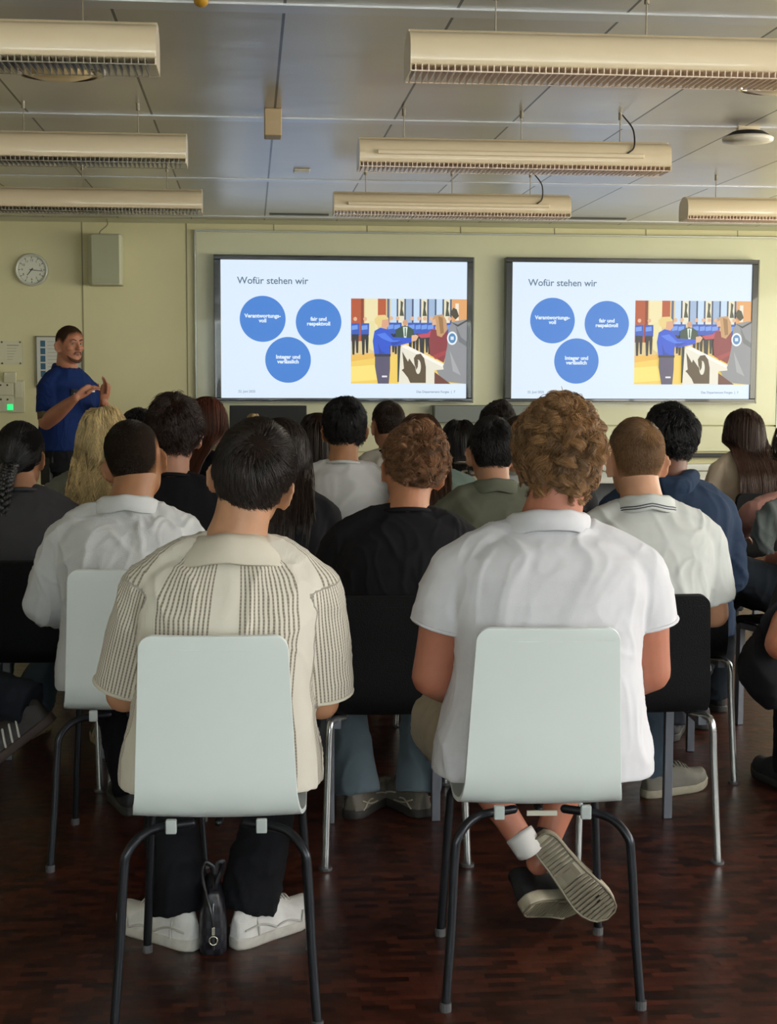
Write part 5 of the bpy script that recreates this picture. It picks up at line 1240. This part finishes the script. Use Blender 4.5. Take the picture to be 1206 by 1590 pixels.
bn = person(.015, 7.98, 0, 'seated person far back with blonde hair tied up in front of the black monitor', top=1.205, female=True, seed=53, skinc='#b98d70', shirt=dict(mat=cloth('beige_top', '#a9a08e')),
       hair=dict(col='#b59a6b', n=2600, len=.14, K=8, thick=.010, gather=(0, -.06, .13), lift=.2, grav=0, r=.0013, mess=.08, line=[-.07, -.068, -.05, .02, .03, .0, .05, .076]))
mb = MB()
for k in range(5): 
    a0 = k*2*PI/5; mb.tube([(.026*math.cos(a0+t)*(.6+.4*math.sin(2*t)), -.06+.026*math.sin(a0+t), .128+.014*math.sin(2.3*t+k)) for t in np.linspace(0, 2.6, 14)], .012, 10)
mb.xf(bn['Mh']).build('hair_bun', mat('bun_hair', '#b59a6b', .5, bump=.8, bscale=200, var=.25, vscale=60), bn['root'], smooth=True)
person(1.36, 7.98, 0, 'seated person far back with tousled dark brown hair below the right screen corner', top=1.278, seed=55, headx=-.01, skinc='#9a6b50', shirt=dict(mat=m_black), hair=dict(col='#1d1310', n=3500, len=.06, K=8, thick=.026, curl=.004, clump=.5, mess=.5, lift=.8, r=.0013, lumpy=.6))
person(2.76, 8.01, 6, 'seated person in a sheer pale top with very long straight brown hair, far right', top=1.255, female=True, seed=57, headx=.0, hyaw=28, skinc='#b98d70', b=1.05,
       shirt=dict(mat=cloth('sheer_top', '#b7a893'), slen=.7, grow=.010), hair=dict(col='#2f1a10', n=4200, len=.50, K=16, thick=.022, part=0.02, lift=.2, grav=.4, r=.0014, long=True, keep=.8, mess=.08, clump=.3, tips=.5, line=[-.07, -.068, -.05, .02, .03, .0, .05, .076]))
# people cut by the frame
person(1.97, 4.50, -4, 'person at the right edge, only a bare elbow and dark clothing showing', top=1.30, b=1.1, seed=59, headx=.05, skinc='#a5674a', armr=1.15, shirt=dict(mat=m_black, slen=.93, sr=1.1, grow=.014, flare=.06), pants=dict(mat=m_black, thigh=.11),
       arms=dict(L=dict(e=W(1.560, 4.20, .655), w=W(1.80, 4.55, .66))), hair=dict(col='#1a1412', n=1500, len=.05, thick=.016, r=.0015))
person(2.25, 5.75, 32, 'person in a pink top at the right edge with dark jeans, legs crossed', top=1.30, female=True, seed=61, skinc='#b5856a', shirt=dict(mat=cloth('dusty_pink', '#a5776b', bump=.4), sleeve='long', sr=1.15, grow=.014), pants=dict(mat=cloth('ink_jeans', '#1c232a', bump=.4), thigh=.10),
       legs=dict(L=dict(k=W(1.86, 5.62, .70), a=W(1.83, 5.85, .26)), R=dict(k=W(2.0, 6.05, .55), a=W(2.0, 6.15, .09))), arms=dict(L=dict(e=W(1.95, 5.60, .90), w=W(1.98, 5.85, .80))),
       hair=dict(col='#3a2418', n=2600, len=.34, K=12, thick=.018, part=0, lift=.2, grav=.35, r=.0014, long=True))
person(-1.12, 4.415, 0, 'person outside the left edge, only a dark shoe with three pale stripes showing', top=1.30, seed=63, skinc='#b5856a', shirt=dict(mat=m_black2), pants=dict(mat=cloth('jeans_dark', '#20242c'), cuff=.07), shoes='threestripe',
       legs=dict(L=dict(k=W(-1.25, 4.80, .53), a=W(-1.2, 4.8, .09)), R=dict(k=W(-1.06, 4.76, .52), a=W(-.70, 4.62, .42))),
       feet=dict(R=dict(heel=(-.605, 4.60, .375), d=(-.78, .0, -.60), up=(-.6, 0, .78), L=.31), L=dict(heel=(-1.2, 4.75, 0), d=(0, 1, 0), up=(0, 0, 1))),
       hair=dict(col='#1a1412', n=1500, len=.05, thick=.016, r=.0015))

# ------------------------------------------------------------------ standing person in the blue uniform shirt
m_uni = cloth('uniform_blue', '#10295f'); m_belt = mat('belt_black', '#0e0e10', .5)
of = person(-1.19, 9.85, -124, 'standing person in a blue uniform polo shirt and duty belt, hands raised while talking', top=1.745, dz=.37, b=1.10, sh=.19, headx=0, heady=.03, hyaw=-14, hpitch=-4, skinc='#b0765a', seed=67, voxel=.006, neck=.064, group='speaker at the front',
       shirt=dict(mat=m_uni, slen=.72, collar='polo', grow=.010, fold=.006, name='uniform_polo', hem=.55, carc=2.45), pants=dict(mat=cloth('uniform_trousers', '#15171c'), cuff=.06), shoes='plain', armr=1.12,
       arms=dict(R=dict(e=W(-1.30, 9.64, 1.125), w=W(-1.09, 9.45, 1.285)), L=dict(e=W(-.95, 10.0, 1.12), w=W(-.935, 9.66, 1.255))),
       hands=dict(R=dict(d=(.62, .25, .45), up=(-.6, -.6, .5), curl=.5, spread=1.3), L=dict(d=(.15, -.25, .9), up=(.9, .35, .1), curl=.35, spread=1.3)),
       hair=dict(col='#3f2e22', n=6000, len=.005, thick=.0022, lift=.8, fade=.05, r=.0007, K=3, grav=0, line=[-.07, -.066, -.04, .018, .022, -.005, .050, .066], under=.8, lumpy=.1))
ro = of['root']; sh_ = of['shirt']
MB().rings([[((.172*1.0+e)*math.cos(a), (.118+e)*math.sin(a), z) for a in np.linspace(0, 2*PI, 41)[:-1]] for e, z in ((0.0, .925), (.012, .93), (.012, .975), (.0, .98))]).build('duty_belt', m_belt, ro, smooth=True)
ho = MB().box(.165, .215, -.05, .03, .72, .90).box(.172, .205, -.03, .05, .86, .96).build('holster', m_belt, ro, bevel=.01)
MB().box(.15, .20, -.13, -.07, .86, .97).build('belt_pouch', m_belt, ro, bevel=.008)
MB().box(-.16, -.10, .10, .15, .87, .97).build('belt_pouch', m_belt, ro, bevel=.008)
S_, E_ = of['S']['R'], of['E']['R']
for k_ in ('R', 'L'):
    S_, E_ = of['S'][k_], of['E'][k_]; MB().tube([S_.lerp(E_, .62), S_.lerp(E_, .92)], [.062, .053], 18, sub=3, caps='flat').build('under_sleeve', mat('tan_sleeve', '#5f5138', .8, var=.2, vscale=40), ro, smooth=True)
zf = of['zf']; pk = MB()
pk.box(.055, .115, .128, .140, zf(.86), zf(.95)); pk.box(.06, .11, .138, .146, zf(.93), zf(.945)); pk.build('chest_pocket', mat('badge_dark', '#0d1220', .6), sh_, bevel=.003)
MB().cyl((.085, .138, zf(.885)), .018, .006, 'y', 20).build('round_badge', mat('badge_silver', '#b9bfc2', .3, .4), sh_)
MB().box(.072, .098, .138, .144, zf(.912), zf(.926)).build('name_strip', mat('badge_silver', '#b9bfc2', .3, .4), sh_)
MB().box(-.115, -.055, .128, .138, zf(.93), zf(.945)).build('name_strip', mat('badge_white', '#d5d5d2', .5), sh_)
# short beard and moustache, watch, paper in the hands
bd = MB(); bd.tube([(-.055, .045, -.065), (-.036, .076, -.092), (0, .092, -.104), (.036, .076, -.092), (.055, .045, -.065)], [.003, .009, .011, .009, .003], 10, sub=5)
bd.tube([(-.028, .086, -.062), (-.018, .096, -.045), (0, .101, -.042), (.018, .096, -.045), (.028, .086, -.062)], [.002, .0035, .003, .0035, .002], 8, sub=4)
bd.xf(of['Mh']).build('beard', mat('beard_hair', '#5f3d2b', .9, bump=.8, bscale=300, var=.3, vscale=120), ro, smooth=True)

# ------------------------------------------------------------------ socks, bag and the jacket at the right edge
sk = MB().tube([(.684, 3.676, .268), (.696, 3.668, .25), (.712, 3.668, .225)], [.039, .0385, .0385], 18, sub=2, caps='flat').build('sock_cuff_piece', mat('white_sock', '#c9c6c2', .8), None, smooth=True)
p2root = [o for o in ALLOBJ() if o.get('label', '').startswith('large seated person')][0]
M2 = (Matrix.Translation(p2root.location) @ Matrix.Rotation(p2root.rotation_euler.z, 4, 'Z')).inverted(); sk.parent = p2root; sk.name = 'sock'; sk.data.transform(M2)

bag = empty('wrist_pouch', (-.098, 3.60, 0), math.radians(2), 'small black checkered pouch with a wrist loop standing between the white shoes', 'bag')
pr = []
for z, w_, d_ in ((0, .030, .105), (.006, .034, .11), (.06, .035, .112), (.12, .030, .112), (.155, .020, .110), (.165, .012, .106)):
    pr.append([(np.sign(math.cos(a))*abs(math.cos(a))**.5*w_, .075+np.sign(math.sin(a))*abs(math.sin(a))**.4*d_*.72, z) for a in np.linspace(0, 2*PI, 33)[:-1]])
mck = mat('checker_leather', '#17171c', .38); nt = mck.node_tree; t = nt.nodes.new('ShaderNodeTexCoord'); ch = nt.nodes.new('ShaderNodeTexChecker'); ch.inputs['Scale'].default_value = 55
ch.inputs['Color1'].default_value = (*hexc('#101015'), 1); ch.inputs['Color2'].default_value = (*hexc('#26262e'), 1); nt.links.new(t.outputs['Object'], ch.inputs[0]); nt.links.new(ch.outputs[0], nt.nodes['Principled BSDF'].inputs['Base Color'])
MB().rings(pr).build('pouch_body', mck, bag, smooth=True)
m_lea = mat('black_leather', '#17171b', .35)
MB().tube([(0, -.012, .075), (-.006, -.014, .12), (-.020, .01, .17), (-.026, .03, .205), (-.018, .05, .222), (0, .05, .212), (.004, .05, .19), (.012, .05, .218), (.026, .05, .224), (.024, .06, .20), (.008, .06, .16)], .0042, 8, sub=6, flat=(1, 1.8)).build('wrist_loop', m_lea, bag, smooth=True)
MB().tube([(0+.010*math.sin(a), -.016, .045+.011*math.cos(a)) for a in np.linspace(0, 2*PI, 19)], .0022, 6).build('metal_ring', mat('brass_ring', '#b9b4a4', .2, .9), bag, smooth=True)
MB().box(-.004, .004, -.02, -.012, .06, .08).build('zip_pull', mat('brass_ring', '#b9b4a4', .2, .9), bag, bevel=.001)
MB().tube([(0, -.008, .02), (0, -.010, .08), (0, -.005, .13), (0, .03, .168), (0, .12, .168)], .003, 6, sub=5).build('zip', mat('zip_metal', '#55555a', .3, .8), bag, smooth=True)

jk = MB()
jk.tube([(2.00, 5.40, .97), (1.95, 5.38, .92), (1.92, 5.38, .86), (1.93, 5.38, .80)], [.03, .045, .045, .03], 14, sub=6, flat=(1.2, .7)); jk.tube([(2.04, 5.40, .98), (2.05, 5.38, .88), (2.04, 5.38, .80)], [.05, .07, .05], 14, sub=6, flat=(1.3, .5)); jk.ell((2.03, 5.42, .92), (.09, .045, .05))
o = solid(jk, 'grey_jacket', cloth('grey_jacket', '#5b625f', bump=.5), None, .009, smooth=5, disp=folds(.014, 71, (12, 12, 6)))
tag(o, 'grey jacket bundled beside the person in the pink top at the right edge', 'jacket')
bj = MB(); bj.tube([(1.70, 4.40, .74), (1.62, 4.36, .66), (1.545, 4.34, .58), (1.56, 4.33, .50), (1.62, 4.34, .44)], [.04, .06, .06, .055, .03], 16, sub=6, flat=(1, 1.3)); bj.ell((1.68, 4.38, .55), (.09, .08, .13))
o = solid(bj, 'black_jacket', cloth('jacket_black', '#0e0d10', bump=.4), None, .009, smooth=5, disp=folds(.012, 77, (10, 10, 6)))
tag(o, 'black jacket hanging beside the black chair at the right edge, under the bare elbow', 'jacket')
